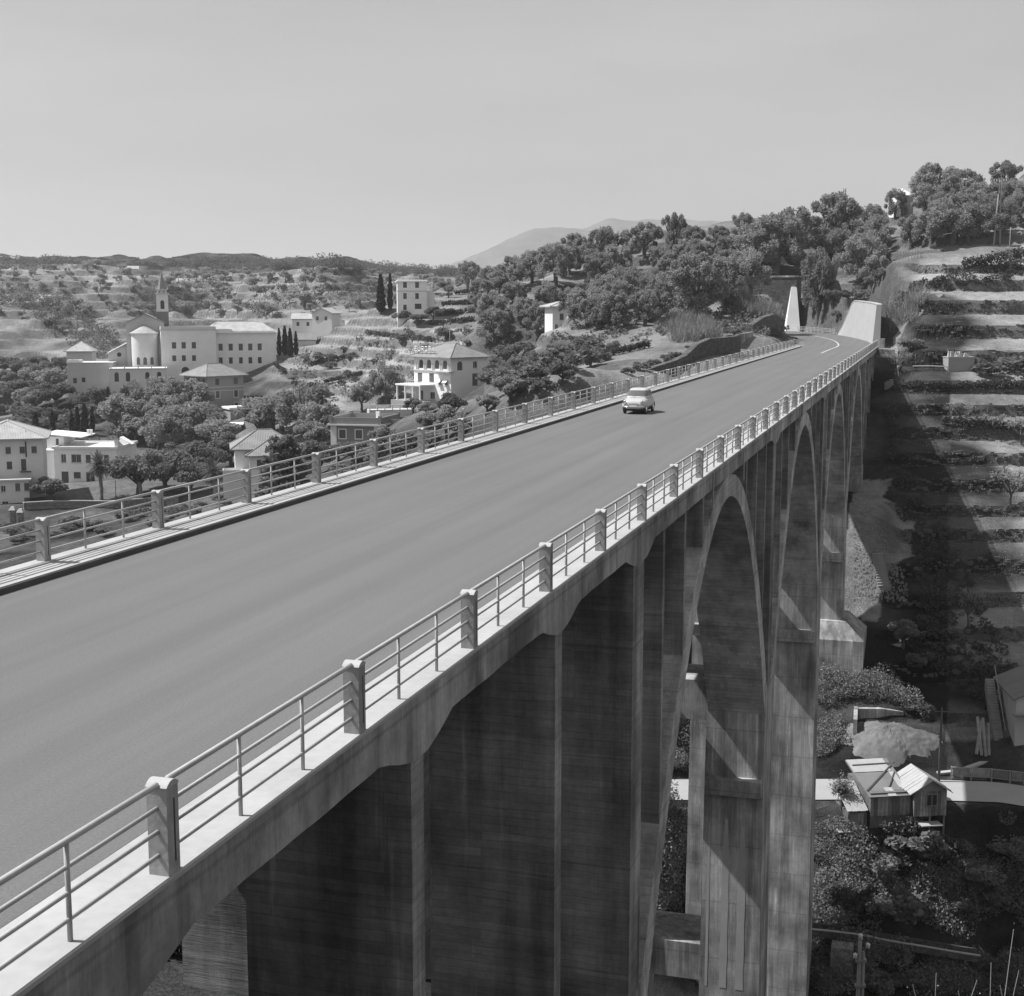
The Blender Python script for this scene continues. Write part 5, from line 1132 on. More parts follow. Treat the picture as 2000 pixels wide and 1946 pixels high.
mass('far_wood', [([(-30,498),(60,496),(130,498),(180,508),(60,515),(-30,512)], 110), ([(130,506),(260,505),(450,497),(620,500),(780,511),(880,516),(880,532),(760,524),(560,512),(420,522),(330,510)], 560), ([(330,505),(420,500),(440,560),(380,590),(330,560)], 60), ([(0,540),(80,545),(180,600),(230,650),(200,690),(120,650),(60,600),(0,580)], 190), ([(480,560),(620,540),(720,560),(700,600),(560,615),(470,600)], 40)], 1, (2.4, 4.4), M['broad'], 'distant woods along the far ridge and gullies', .5, 64, 31, cat='wood')
mass('undergrowth', [([(1560,1590),(1620,1590),(1960,1560),(1990,1904),(1555,1904)], 1300), ([(1565,1300),(1700,1300),(1770,1370),(1730,1390),(1630,1370),(1565,1470)], 260), ([(1240,1340),(1345,1340),(1345,1475),(1250,1475)], 160), ([(1230,1515),(1345,1515),(1345,1760),(1230,1760)], 420), ([(240,1740),(372,1740),(372,1904),(240,1904)], 200)], 1, (.6, 2.2), M['bramble'], 'tangled brambles and scrub covering the valley floor', .15, 210, 33, cat='undergrowth', gapn=-.08)
mass('hillside_scrub', [([(1650,760),(1700,750),(1760,930),(1900,1200),(1957,1300),(1957,1420),(1800,1290),(1720,1230),(1760,1150)], 330), ([(1720,560),(1760,540),(1720,620),(1700,620)], 40), ([(1750,545),(1957,490),(1957,530),(1800,560)], 160)], 1, (.5, 1.1), M['vine'], 'rough grass and scrub on the shaded right hand slope', .26, 34, 35, cat='scrub')  # dark vine leaves used for this scrub, to deepen the slope's shade
mass('bank_shrubbery', [([(900,590),(1060,560),(1250,590),(1330,605),(1260,650),(1150,670),(1060,690),(940,690)], 150), ([(1280,600),(1420,600),(1500,590),(1500,650),(1440,640),(1330,640)], 160), ([(560,690),(700,640),(900,620),(900,680),(700,770),(560,790)], 180), ([(0,700),(200,750),(330,800),(200,850),(0,830)], 200)], 1, (.6, 1.8), M['bramble'], 'low scrub between the trees on the slopes beyond the bridge', .4, 30, 37, cat='scrub')
# grass and crops on the right hand terraces (tufts of upright blades)
def tufts(name, polys, hm, mat, label, per, seed, width=.05, cat='grass'):
    rs = np.random.RandomState(seed); rr = rng(seed); V = []; Q = []; off = 0
    for poly, cnt in polys:
        xs = [p[0] for p in poly]; ys = [p[1] for p in poly]; k = tr = 0
        while k < cnt and tr < cnt * 10:
            px, py = rr.uniform(min(xs), max(xs)), rr.uniform(min(ys), max(ys)); tr += 1
            if not inside(poly, px, py): continue
            loc = lookup(px, py); k += 1
            if loc is None or near_road(loc[0], loc[1], 6.0): continue
            h = rr.uniform(*hm); c = np.array(loc) + np.concatenate([rs.normal(size=(per, 2)) * .45, np.full((per, 1), -.05)], 1)
            tip = c + np.concatenate([rs.normal(size=(per, 2)) * .3 * h, (h * rs.uniform(.6, 1.1, per))[:, None]], 1); a = rs.uniform(0, 6.28, per); w = np.stack([np.cos(a), np.sin(a), a * 0], 1) * width
            v = np.stack([c - w, c + w, tip + w * .3, tip - w * .3], 1).reshape(-1, 3); V.append(v); Q.append(np.arange(4 * per).reshape(per, 4) + off); off += 4 * per
    o = link(name, mesh_np(name, np.concatenate(V), np.concatenate(Q), mat), None); return tag(o, label, cat, kind='stuff')
tufts('terrace_grass', [([(1690,560),(1957,540),(1957,1250),(1900,1180),(1760,860),(1700,740)], 650)], (.05, .14), M['grass'], 'dry grass and crops growing on the sunlit right hand terraces', 16, 41)
tufts('reed_bank', [([(1270,608),(1345,605),(1380,650),(1290,655)], 130), ([(1370,575),(1420,565),(1480,600),(1490,615),(1400,590)], 150), ([(1695,600),(1760,560),(1770,580),(1715,640)], 60)], (1.2, 2.4), M['reed'], 'pale dry reeds on the banks beside the bend', 22, 43, .05, 'reeds')
# vine rows: (px0, py0) to (px1, py1) along a terrace
def vine_row(x0, y0, x1, y1, label, h=1.3, w=.55, group='vine rows on the terraces', grp=None):
    pts = []
    for k in range(14):
        t = k / 13; g = ground_hit(x0 + (x1 - x0) * t, y0 + (y1 - y0) * t)
        if g: pts.append(np.array(g[0]))
    if len(pts) < 3: return
    rs = np.random.RandomState(int(x0 * 7 + y0)); P = []; base = pts[0]
    for a, c in zip(pts[:-1], pts[1:]):
        L_ = np.linalg.norm(c - a)
        if L_ > 25: continue
        n = int(max(3, L_ / .6))
        for k in range(n):
            o = a + (c - a) * (k + rs.rand()) / n; p, d = blob(rs, o + [0, 0, h * .55], (.5, w, h * .5 * rs.uniform(.7, 1.2)), 34, .3); P.append(p)
    if not P: return
    P = np.concatenate(P) - base; v, q = cards(P, .26, rs, 1.4)
    r = empty('vine_row', base, 0, label, 'vine row'); link('foliage', mesh_np('foliage', v, q, M['vine']), None, r)
    for p in pts[::3]: MB().tube([p - base + [0, 0, -.3], p - base + [0, 0, h * 1.1]], .035, 5).build('stake', M['bark'], r)
for i, (a, lab) in enumerate((((1712, 744, 1955, 746), 'long dark vine row along the terrace edge below the concrete tank'), ((1800, 812, 1955, 825), 'vine row on the half shaded terrace below the fuzzy tree'), 
        ((815, 622, 905, 615), 'lowest vine row beside the hill house'), ((835, 604, 905, 597), 'second vine row up beside the hill house'), ((845, 585, 908, 580), 'third vine row up beside the hill house'), ((850, 566, 912, 560), 'top vine row beside the hill house'), ((700, 640, 830, 655), 'vine row across the field below the hill house'), ((590, 700, 680, 682), 'curved vine row in the fields right of the convent'), ((620, 735, 690, 718), 'short dark hedge row in the middle of the terraced fields'), ((1130, 690, 1240, 665), 'vine row on the first terrace above the stone wall'), ((1010, 705, 1140, 672), 'dark vine row below the olive grove'), ((1840, 520, 1957, 495), 'vine pergola along the upper field edge at the right'), ((545, 715, 525, 700), 'dark hedge climbing beside the convent wall'))):
    vine_row(*a, lab, h=(2.2 if 'pergola' in lab else 1.2))
# palms
def palm(px, py, hpx, label, crown_r, depth=None):
    g = ground_hit(px, py); loc, d = g; h = hpx * d * K / FPX; rs = np.random.RandomState(int(px))
    r = empty('palm_tree', loc, 0, label, 'palm')
    mb = MB(); n = 9; pts = [(.15 * math.sin(k * .5), 0, -.4 + (h + .4) * k / n) for k in range(n + 1)]; mb.tube(pts, [.30 + .05 * (k % 2) - .08 * k / n for k in range(n + 1)], 9); mb.build('trunk', M['bark_pale'], r)
    top = np.array(pts[-1]); V = []; Q = []; off = 0
    for k in range(46):
        a = k * 2.399; el = rad(85 - 125 * (k / 46) ** .9); L_ = crown_r * rs.uniform(.85, 1.1); p = top.copy(); dirv = np.array([math.cos(a) * math.cos(el), math.sin(a) * math.cos(el), math.sin(el)]); m = 13; path = [p]
        for i in range(m):
            dirv = dirv + np.array([0, 0, -.085]); dirv /= np.linalg.norm(dirv); p = p + dirv * L_ / m; path.append(p)
        for i in range(1, m):
            t = path[i + 1] - path[i - 1]; t /= np.linalg.norm(t); sd = np.cross(t, [0, 0, 1.0]); sd /= np.linalg.norm(sd) + 1e-9
            for s_ in (-1, 1):
                for q_ in (0, .5):
                    o = path[i] + t * q_ * L_ / m; ln = .42 * crown_r / 2.4 * math.sin(math.pi * (i / m) ** .7 * .96 + .08) + .08; e = o + (sd * s_ * .8 + t * .55 + np.array([0, 0, -.25])) * ln; wv = t * .045
                    V += [o - wv, o + wv, e + wv * .3, e - wv * .3]; Q.append((off, off + 1, off + 2, off + 3)); off += 4
    link('fronds', mesh_np('fronds', np.array(V), np.array(Q), M['palm']), None, r)
palm(193, 955, 66, 'tall shaggy palm in front of the roof terrace house', 2.5); palm(410, 950, 48, 'lower spreading palm beside the garden wall', 2.6); palm(268, 955, 45, 'slim small palm between the two larger ones', 1.1)
# stalks of dry grass in the foreground
def stalk(px, depth, py, label):
    p = at(px, py, depth); gz_ = hz(p[0], p[1]); rs = np.random.RandomState(int(px * 3)); mb = MB(); h = p[2] - gz_
    r = empty('grass_stalk', (p[0], p[1], gz_), 0, label, 'grass stalk', 'foreground grass stalks')
    bx_, by_ = rs.uniform(-.16, .16), rs.uniform(-.1, .1)
    mb.tube([(-bx_ * h * t_ * 0 + bx_ * (t_ ** 2.2 - 1) * h, by_ * (t_ ** 2.2 - 1), h * t_ - .03) for t_ in (0, .25, .5, .7, .85, 1)], [.0045, .004, .0035, .003, .0022, .0012], 4); mb.build('stem', M['bark_pale'], r)
    c = np.array([[rs.uniform(-.02, .02), rs.uniform(-.02, .02), h * t] for t in rs.uniform(.35, 1, 26)]); v, q = cards(c, .0045, rs, 2.5, .6); link('seed_head', mesh_np('seed_head', v, q, M['bark_pale']), None, r)['kind'] = 'stuff'
for i, (px, py, d) in enumerate(((1745, 1868, 5.2), (1790, 1845, 5.0), (1832, 1880, 5.4), (1868, 1858, 4.8), (1895, 1825, 5.0), (1912, 1870, 5.2), (1938, 1760, 4.6), (1948, 1840, 5.0), (1850, 1890, 5.1))):
    stalk(px, d, py, 'pale dry grass stalk rising at the bottom right corner')
# ------------------------------------------------------------------ air
def haze():
    mb = MB(); mb.box(-5200, 3200, -300, 7000, -62, 300); o = mb.build('haze', None)
    m = bpy.data.materials.new('hazy air'); m.use_nodes = True; nt = m.node_tree; nt.nodes.clear()
    v = nt.nodes.new('ShaderNodeVolumePrincipled'); v.inputs['Color'].default_value = (.9, .9, .9, 1); v.inputs['Density'].default_value = HAZE_D; v.inputs['Anisotropy'].default_value = 0.2
    out = nt.nodes.new('ShaderNodeOutputMaterial'); nt.links.new(v.outputs[0], out.inputs['Volume']); o.data.materials.append(m)
    tag(o, kind='stuff')
HAZE_D = 0.00013
haze()
# ------------------------------------------------------------------ the car
M['car_paint'] = plain('cream car paint', 0.42, rough=0.25, var=0.03, spec=0.5, bmp=0.0); M['tyre'] = plain('rubber', 0.03, bmp=0.0); M['chrome'] = plain('chrome', 0.75, rough=0.15, var=0.0, metal=1.0, bmp=0.0)
M['car_glass'] = plain('car window glass', 0.10, rough=0.06, var=0.15, spec=0.8, bmp=0.0); M['rubber_dark'] = plain('dark underbody', 0.03, bmp=0.0); M['lens'] = plain('headlight glass', 0.55, rough=0.1, spec=0.8, bmp=0.0)
def make_car(loc, rz):
    car = empty('car', loc, rz, 'small pale rounded saloon car driving towards us on the viaduct', 'car')
    st = [(-1.62, .40, .40, .60), (-1.58, .54, .33, .70), (-1.48, .62, .28, .78), (-1.25, .665, .25, .84), (-.95, .685, .24, .885), (-.5, .69, .24, .92), (.1, .69, .24, .945), (.7, .69, .24, .945), (1.1, .67, .26, .90), (1.4, .61, .30, .78), (1.56, .52, .36, .66), (1.6, .40, .42, .58)]
    mb = MB(); n = 24; vs = []; fs = []
    for y, hw, z0, z1 in st:
        zc, hh = (z0 + z1) / 2, (z1 - z0) / 2
        for k in range(n):
            a = 2 * math.pi * k / n; c, s = math.cos(a), math.sin(a); e = 0.58
            vs.append((hw * math.copysign(abs(c) ** e, c), y, zc + hh * math.copysign(abs(s) ** e, s)))
    m = len(st)
    for i in range(m - 1):
        for k in range(n): fs.append((i*n+k, i*n+(k+1) % n, (i+1)*n+(k+1) % n, (i+1)*n+k))
    fs += [tuple(range(n))[::-1], tuple(range((m-1)*n, m*n))]
    mb.add(vs, fs).build('body', M['car_paint'], car, smooth=True)
    # cabin from level rings
    zs = [.86, 1.0, 1.14, 1.26, 1.345, 1.39, 1.405]; yf = [-.86, -.70, -.55, -.42, -.28, -.05, .12]; yr = [1.32, 1.18, 1.02, .86, .68, .48, .3]; hw = [.645, .615, .585, .555, .51, .40, .22]
    def ring(z, off=0.0, n=32):
        a0, b0, w = np.interp(z, zs, yf) - off, np.interp(z, zs, yr) + off, np.interp(z, zs, hw) + off
        cy, hy = (a0 + b0) / 2, (b0 - a0) / 2
        return [(w * math.copysign(abs(math.cos(t)) ** .42, math.cos(t)), cy + hy * math.copysign(abs(math.sin(t)) ** .55, math.sin(t)), z) for t in [2 * math.pi * k / n for k in range(n)]]
    mb = MB(); vs = []; fs = []; n = 32
    for z in zs: vs += ring(z)
    for i in range(len(zs) - 1):
        for k in range(n): fs.append((i*n+k, i*n+(k+1) % n, (i+1)*n+(k+1) % n, (i+1)*n+k))
    fs.append(tuple(range((len(zs)-1)*n, len(zs)*n))); mb.add(vs, fs).build('roof', M['car_paint'], car, smooth=True)
    def glass(name, t0, t1, z0, z1, nt=8):
        mb = MB(); vs = []; rows_ = 5
        for i in range(rows_):
            z = z0 + (z1 - z0) * i / (rows_ - 1); a0, b0, w = np.interp(z, zs, yf) - .012, np.interp(z, zs, yr) + .012, np.interp(z, zs, hw) + .012; cy, hy = (a0 + b0) / 2, (b0 - a0) / 2
            for k in range(nt + 1):
                t = t0 + (t1 - t0) * k / nt; vs.append((w * math.copysign(abs(math.cos(t)) ** .42, math.cos(t)), cy + hy * math.copysign(abs(math.sin(t)) ** .55, math.sin(t)), z))
        mb.add(vs, [(i*(nt+1)+k, i*(nt+1)+k+1, (i+1)*(nt+1)+k+1, (i+1)*(nt+1)+k) for i in range(rows_-1) for k in range(nt)]); return mb.build(name, M['car_glass'], car, smooth=True, fixn=False)
    glass('windscreen', math.pi * 1.5 - 1.16, math.pi * 1.5 + 1.16, .985, 1.285, 12); glass('rear_window', math.pi * .5 - .95, math.pi * .5 + .95, 1.02, 1.28, 10)
    for s in (-1, 1):
        b0 = 0.0 if s > 0 else math.pi
        glass('side_window', b0 - .26, b0 + .02, 1.0, 1.27, 4); glass('side_window', b0 + .06, b0 + .36, 1.0, 1.27, 4)
    for s in (-1, 1):
        h = MB().lathe([(.0, .0), (.085, .01), (.09, .05)], 14); hd = h.build('headlight', M['lens'], car, smooth=True); hd.rotation_euler = (rad(82), 0, s * rad(12)); hd.location = (s * .50, -1.555, .665)
        rg = MB().lathe([(.09, .02), (.105, .03), (.105, .06), (.09, .06)], 14).build('headlight_ring', M['chrome'], hd, smooth=True)
        MB().lathe([(0, .0), (.03, .01), (.03, .03)], 8).build('indicator', M['lens'], car).location = (s * .50, -1.45, .80)
    for y_, sg in ((-1.60, -1), (1.60, 1)):
        pts = [(-.62, y_ - sg * .16, .42), (-.52, y_ + sg * .03, .42), (-.25, y_ + sg * .07, .42), (.25, y_ + sg * .07, .42), (.52, y_ + sg * .03, .42), (.62, y_ - sg * .16, .42)]; MB().tube(pts, .038, 8).build('bumper', M['chrome'], car, smooth=True)
    for x_ in (-.28, .28): MB().box(x_ - .025, x_ + .025, -1.70, -1.64, .36, .52).build('bumper_guard', M['chrome'], car)
    MB().tube([(-.25, -1.625, .60), (0, -1.645, .60), (.25, -1.625, .60)], .014, 6).build('front_trim', M['chrome'], car); MB().lathe([(0, 0), (.045, .004), (.045, .02)], 10).build('badge', M['chrome'], car).location = (0, -1.60, .60)
    MB().tube([(0, -1.56, .72), (0, -1.2, .862)], .010, 5).build('bonnet_strip', M['chrome'], car)
    MB().box(-.20, .20, -1.655, -1.64, .44, .53).build('number_plate', M['frame'], car)
    MB().box(-.60, .60, -1.35, 1.4, .17, .30).build('underbody', M['rubber_dark'], car)
    for sx in (-1, 1):
        for y_ in (-1.02, .98):
            w = MB(); prof = [(.17, -.06), (.26, -.065), (.285, -.04), (.285, .04), (.26, .065), (.17, .06)]; w.lathe(prof, 20); o = w.build('wheel', M['tyre'], car, smooth=False); o.rotation_euler = (0, rad(90), 0); o.location = (sx * .60, y_, .285)
            MB().lathe([(.0, .055), (.07, .068), (.12, .05), (.17, .058)], 16).build('rim' if sx > 0 else 'rim', M['chrome'], o).rotation_euler = (0, 0 if sx > 0 else rad(180), 0)
            MB().tube([(sx * .665, y_ + .34 * math.cos(t), .285 + .34 * math.sin(t)) for t in [math.pi * k / 10 for k in range(11)]], .025, 6).build('wheel_arch', M['car_paint'], car, smooth=True)
        MB().box(sx * .70 - .012, sx * .70 + .012, -.16, -.04, .80, .82).build('door_handle', M['chrome'], car)
    for x_ in (-.22, .18): MB().tube([(x_, -.80, .97), (x_ + .24, -.70, 1.06)], .008, 4).build('wiper', M['iron'], car)
    MB().tube([(-.40, -.86, .90), (0, -.80, .915), (.4, -.86, .90)], .01, 4).build('scuttle_trim', M['chrome'], car)
make_car((-15.85, 78.2, 0.004), 0.0)

# ------------------------------------------------------------------ walls at the bend
M['white_conc'] = plain('fresh pale concrete', 0.36, var=0.10, scale=0.6, fine=3.0, bmp=0.1)
def stone_mat(name, v, sc=2.2, mortar=0.5):
    m, nt, b = new_mat(name); p = worldpos(nt)
    vo = N(nt, 'ShaderNodeTexVoronoi', feature='DISTANCE_TO_EDGE'); vo.inputs['Scale'].default_value = sc; nt.links.new(mapped(nt, p, (1, 1, 1.6)), vo.inputs['Vector'])
    v2 = N(nt, 'ShaderNodeTexVoronoi'); v2.inputs['Scale'].default_value = sc; nt.links.new(mapped(nt, p, (1, 1, 1.6)), v2.inputs['Vector'])
    sc_ = N(nt, 'ShaderNodeSeparateColor'); nt.links.new(v2.outputs['Color'], sc_.inputs[0]); n = noise(nt, p, 6, 4)
    e = mrange(nt, vo.outputs[0], 0, .06, mortar, 1.0); f = mth(nt, 'MULTIPLY', e, mrange(nt, sc_.outputs[0], 0, 1, .75, 1.25)); f = mth(nt, 'MULTIPLY', f, mrange(nt, n, .3, .7, .8, 1.2))
    nt.links.new(grey(nt, mth(nt, 'MULTIPLY', f, v)), b.inputs['Base Color']); b.inputs['Roughness'].default_value = 0.95; b.inputs['Specular IOR Level'].default_value = .1
    nt.links.new(bump(nt, e, .8, .12), b.inputs['Normal']); return m
M['stone'] = stone_mat('dry stone', 0.10, 1.6); M['stone_grey'] = stone_mat('grey stone', 0.2, 2.0, .7)
def path_wall(name, top, thick, depth, mat, label, cat, normal_sign=1, cope=None, batter=0.0):
    """wall along a polyline of top points, dropping `depth` below them"""
    d0 = depth[len(depth)//2] if isinstance(depth, (list, tuple)) else depth; base = (top[len(top)//2][0], top[len(top)//2][1], top[len(top)//2][2] - d0); r = empty(name, base, 0, label, cat)
    A = [(p[0], p[1], p[2]) for p in top]; B_ = offset_path(A, -thick * normal_sign); n = len(A); dz = [depth] * n if not isinstance(depth, (list, tuple)) else depth
    F = offset_path(A, batter * normal_sign)
    vs = [A[i] for i in range(n)] + [B_[i] for i in range(n)] + [(F[i][0], F[i][1], A[i][2] - dz[i]) for i in range(n)] + [(B_[i][0], B_[i][1], A[i][2] - dz[i]) for i in range(n)]
    fs = []
    for i in range(n - 1): fs += [(i, i+1, n+i+1, n+i), (i, 2*n+i, 2*n+i+1, i+1), (n+i, n+i+1, 3*n+i+1, 3*n+i)]
    fs += [(0, n, 3*n, 2*n), (n-1, 2*n-1, 4*n-1, 3*n-1)]
    MB(base).add(vs, fs).build('masonry', mat, r)
    if cope is not None:
        C1 = offset_path(A, .06 * normal_sign); C2 = offset_path(A, -(thick + .06) * normal_sign)
        vs = [(p[0], p[1], p[2] + .004) for p in C1] + [(p[0], p[1], p[2] + .004) for p in C2] + [(p[0], p[1], p[2] + .16) for p in C1] + [(p[0], p[1], p[2] + .16) for p in C2]; fs = []
        for i in range(n - 1): fs += [(2*n+i, 2*n+i+1, 3*n+i+1, 3*n+i), (i, i+1, 2*n+i+1, 2*n+i), (n+i, 3*n+i, 3*n+i+1, n+i+1)]
        fs += [(0, 2*n, 3*n, n), (n-1, 2*n-1, 4*n-1, 3*n-1)]
        MB(base).add(vs, fs).build('coping', cope, r)
    return r
# tall pale wall holding the hill on the outside of the bend
edge = offset_path(smooth_path(UPPER_ROAD, 6), 5.6)
seg = [p for p in edge if p[1] > 214.5][:]
seg = [p for p in seg if p[1] < 257]; top = []; dp = []
L_ = [0.0]
for a, c in zip(seg[:-1], seg[1:]): L_.append(L_[-1] + math.hypot(c[0]-a[0], c[1]-a[1]))
for p, l in zip(seg, L_):
    h = 6.2 * min(1.0, max(0.04, (L_[-1] - l) / 7.5)) ; top.append((p[0], p[1], p[2] + h)); dp.append(h + 1.0)
path_wall('retaining_wall', top, 0.7, dp, M['white_conc'], 'tall smooth white retaining wall on the outside of the bend', 'wall', -1, M['white_conc'], 0.5)
MB().box(-7.1, -6.4, 214.8, 216.4, -1.0, 1.3).build('wall_end_pier', M['conc_v'], bpy.data.objects['retaining_wall']).matrix_parent_inverse = Matrix.Translation(bpy.data.objects['retaining_wall'].location).inverted()
# white railing and dark parapet beyond the bend
e2 = offset_path(smooth_path(UPPER_ROAD, 6), 5.7); e2 = [p for p in e2 if p[0] < seg[-1][0] - .3][:22]
if len(e2) > 4:
    b0 = e2[0]; r = empty('roadside_fence', b0, 0, 'low white post and rail fence beyond the bend', 'fence')
    for k, p in enumerate(e2): MB(b0).box(p[0]-.08, p[0]+.08, p[1]-.08, p[1]+.08, p[2]-.5, p[2]+.95).build('post', M['conc_cap'], r)
    for h in (.35, .62, .88): MB(b0).tube([(p[0], p[1], p[2] + h) for p in e2], .04, 5).build('rail', M['conc_cap'], r)
# arched overpass
def overpass():
    rz = rad(-8); r = empty('overpass', (-25.0, 274.5, 1.3), rz, 'dark stone overpass wall with arch and white buttress behind the bend', 'overpass')
    W, Hh, arc_c, arc_r = 20.0, 10.4, -7.0, 5.4; mb = MB(); n = 20
    arch = [(arc_c + arc_r * math.cos(math.pi * k / n), 1.0 + arc_r * math.sin(math.pi * k / n)) for k in range(n + 1)]
    poly_r = [(0, -2), (0, Hh)] + [(arc_c, Hh)] + [p for p in arch[::-1][n//2:]] + [(arc_c + arc_r, -2)]
    poly_l = [(arc_c, Hh), (-W, Hh), (-W, -2), (arc_c - arc_r, -2)] + [p for p in arch[::-1][:n//2 + 1]]
    mb.prism(poly_r, 0, 4.0, axis=1); mb.prism(poly_l, 0, 4.0, axis=1); mb.build('masonry', M['stone'], r)
    MB().prism([(-W, Hh), (.2, Hh), (.2, Hh + .35), (-W, Hh + .35)], -.12, 4.1, axis=1).build('coping', M['conc_v'], r)
    o = MB().add([(-1.6, -2.6, -2), (1.6, -2.6, -2), (1.6, 1.2, -2), (-1.6, 1.2, -2), (-.1, .6, Hh - 1.8), (.9, .6, Hh - 1.8), (.9, 1.2, Hh - 1.8), (-.1, 1.2, Hh - 1.8)], [(0,3,2,1),(4,5,6,7),(0,1,5,4),(1,2,6,5),(2,3,7,6),(3,0,4,7)]).build('buttress', M['wall_white'], r)
    o.rotation_euler = (0, 0, YAW - rz - rad(4)); o.location = (-.6, -.8, 0)
overpass()
# dry stone wall on the left bank, its dark side to the road
tops = [at(1165, 738, 170), at(1194, 724, 174), at(1228, 711, 177), at(1260, 699, 180), at(1290, 690, 183.5), at(1312, 680, 186), at(1336, 657, 190), at(1359, 647, 193), at(1390, 645, 197), at(1416, 642, 202)]
path_wall('dry_stone_wall', [tuple(p) for p in tops], 0.9, [2.2, 2.6, 3.0, 3.0, 3.2, 3.6, 4.4, 4.4, 4.4, 4.4], M['stone'], 'long dark dry stone wall behind the far railing', 'wall', 1)
path_wall('stone_abutment', [tuple(at(1440, 620, 214)), tuple(at(1462, 606, 218)), tuple(at(1482, 600, 222)), tuple(at(1500, 612, 226))], 1.0, 5.0, M['stone'], 'ivy covered stone wall beside the end of the far railing', 'wall', 1)
path_wall('plank_wall', [tuple(at(1408, 640, 206)), tuple(at(1440, 634, 211))], .3, 2.6, M['conc_h'], 'short board marked concrete wall between the stone walls', 'wall', 1)
path_wall('terrace_wall', [tuple(at(1697, 446, 318)), tuple(at(1735, 444, 318)), tuple(at(1773, 442, 317))], .5, 3.0, M['white_conc'], 'bright white terrace wall on the ridge below the hut', 'wall', 1)
gw = [ground_hit(x, y) for x, y in ((46, 975), (95, 972), (150, 971), (210, 972), (280, 966), (340, 962))]
path_wall('garden_wall', [(g[0][0], g[0][1], g[0][2] + 1.0) for g in gw if g], .35, 2.2, M['stone_grey'], 'low curving garden wall below the roof terrace house', 'wall', 1, M['conc_cap'])
for x, y, lab in ((26, 1005, 'left stone gate pillar at the garden entrance'), (41, 1010, 'right stone gate pillar at the garden entrance')):
    g = ground_hit(x, y)
    if g: r = empty('gate_pillar', g[0], YAW, lab, 'pillar'); MB().box(-.35, .35, -.35, .35, -.5, 2.3).build('shaft', M['stone_grey'], r); MB().frustum((-.5, .5, -.5, .5, 2.3), (-.2, .2, -.2, .2, 2.8)).build('cap', M['conc_cap'], r)

# ------------------------------------------------------------------ stairs beside the bridge end
def stairway(name, p0, p1, width, label, side, mat, riser=.19, wall=None):
    p0 = np.array(p0); p1 = np.array(p1); n = max(4, int(abs(p1[2] - p0[2]) / riser)); r = empty(name, p0, 0, label, 'stairway')
    d = p1 - p0; t = d[:2] / np.linalg.norm(d[:2]); run = np.linalg.norm(d[:2]) / n; rz = math.atan2(t[1], t[0]); h = d[2] / n
    me = MB().box(0, run + .04, -width / 2, width / 2, -1.2, 0).mesh('step', mat)
    for k in range(n):
        q = d * (k / n); link('step', me, None, r, (q[0], q[1], q[2] + h), (0, 0, rz))
    if wall:
        nrm = np.array([-t[1], t[0], 0]) * (width / 2 + .2) * wall
        mb = MB(); a, c = nrm, d + nrm; w = np.array([-t[1], t[0], 0]) * .18
        mb.add([a - w + [0, 0, -1.5], a + w + [0, 0, -1.5], a + w + [0, 0, .55], a - w + [0, 0, .55], c - w + [0, 0, -1.5], c + w + [0, 0, -1.5], c + w + [0, 0, .55], c - w + [0, 0, .55]], [(0,1,2,3),(4,5,6,7),(0,1,5,4),(1,2,6,5),(2,3,7,6),(3,0,4,7)]); mb.build('side_wall', M['stone_grey'], r)
    return r
def gpt(px, py, up=.25):
    g = ground_hit(px, py); return (g[0][0], g[0][1], g[0][2] + up)
M['step'] = plain('worn stone step', 0.24, var=.25, scale=1.5)
stairway('stone_stairs', gpt(1714, 650), gpt(1757, 600), 1.7, 'lower half of the stone stairs climbing the terraces beside the white wall', 1, M['step'], .2)
stairway('stone_stairs', gpt(1758, 598), gpt(1798, 566), 1.6, 'upper half of the stone stairs reaching the long terrace', 1, M['step'], .2)
stairway('concrete_stairs', gpt(1704, 740, .2), tuple(np.array(at(1696, 668, 203))), 1.9, 'steep shaded steps descending under the end of the viaduct', 1, M['step'], .2, wall=-1)
stairway('path_steps', gpt(1690, 1128), gpt(1676, 1062), 1.3, 'short sunlit flight of steps in the rubble below the bridge', 1, M['step'], .22)
# concrete tank, pipe and rubble
b = House('water_tank', 'plain rectangular concrete tank on a sunlit terrace', 1812, 708, 193, 3, 'tank', sink=2)
b.block(0, 3.7, 0, 2.6, b.Z(684), M['wall_ochre']); b.parapet(-.06, 3.76, -.06, 2.66, b.Z(684), .12, M['conc_cap'], .2, 'rim')
mb = MB(); rs = np.random.RandomState(5)
for k in range(26):
    x_, y_ = rs.uniform(.5, 3), rs.uniform(.5, 2); s_ = rs.uniform(.12, .28); mb.frustum((x_ - s_, x_ + s_, y_ - s_, y_ + s_, b.Z(684)), (x_ - s_*.5, x_ + s_*.6, y_ - s_*.6, y_ + s_*.5, b.Z(684) + rs.uniform(.3, .9)))
o = mb.build('rubble', M['white_conc'], b.root); o['kind'] = 'stuff'
p0, p1 = at(1745, 700, 193.2), at(1811, 701, 193.2); r = empty('water_pipe', p0, 0, 'thin pale pipe running left from the concrete tank', 'pipe'); MB(p0).tube([p0, (p0 + p1) / 2 + [0, 0, .05], p1], .10, 6).build('pipe', M['conc_cap'], r)
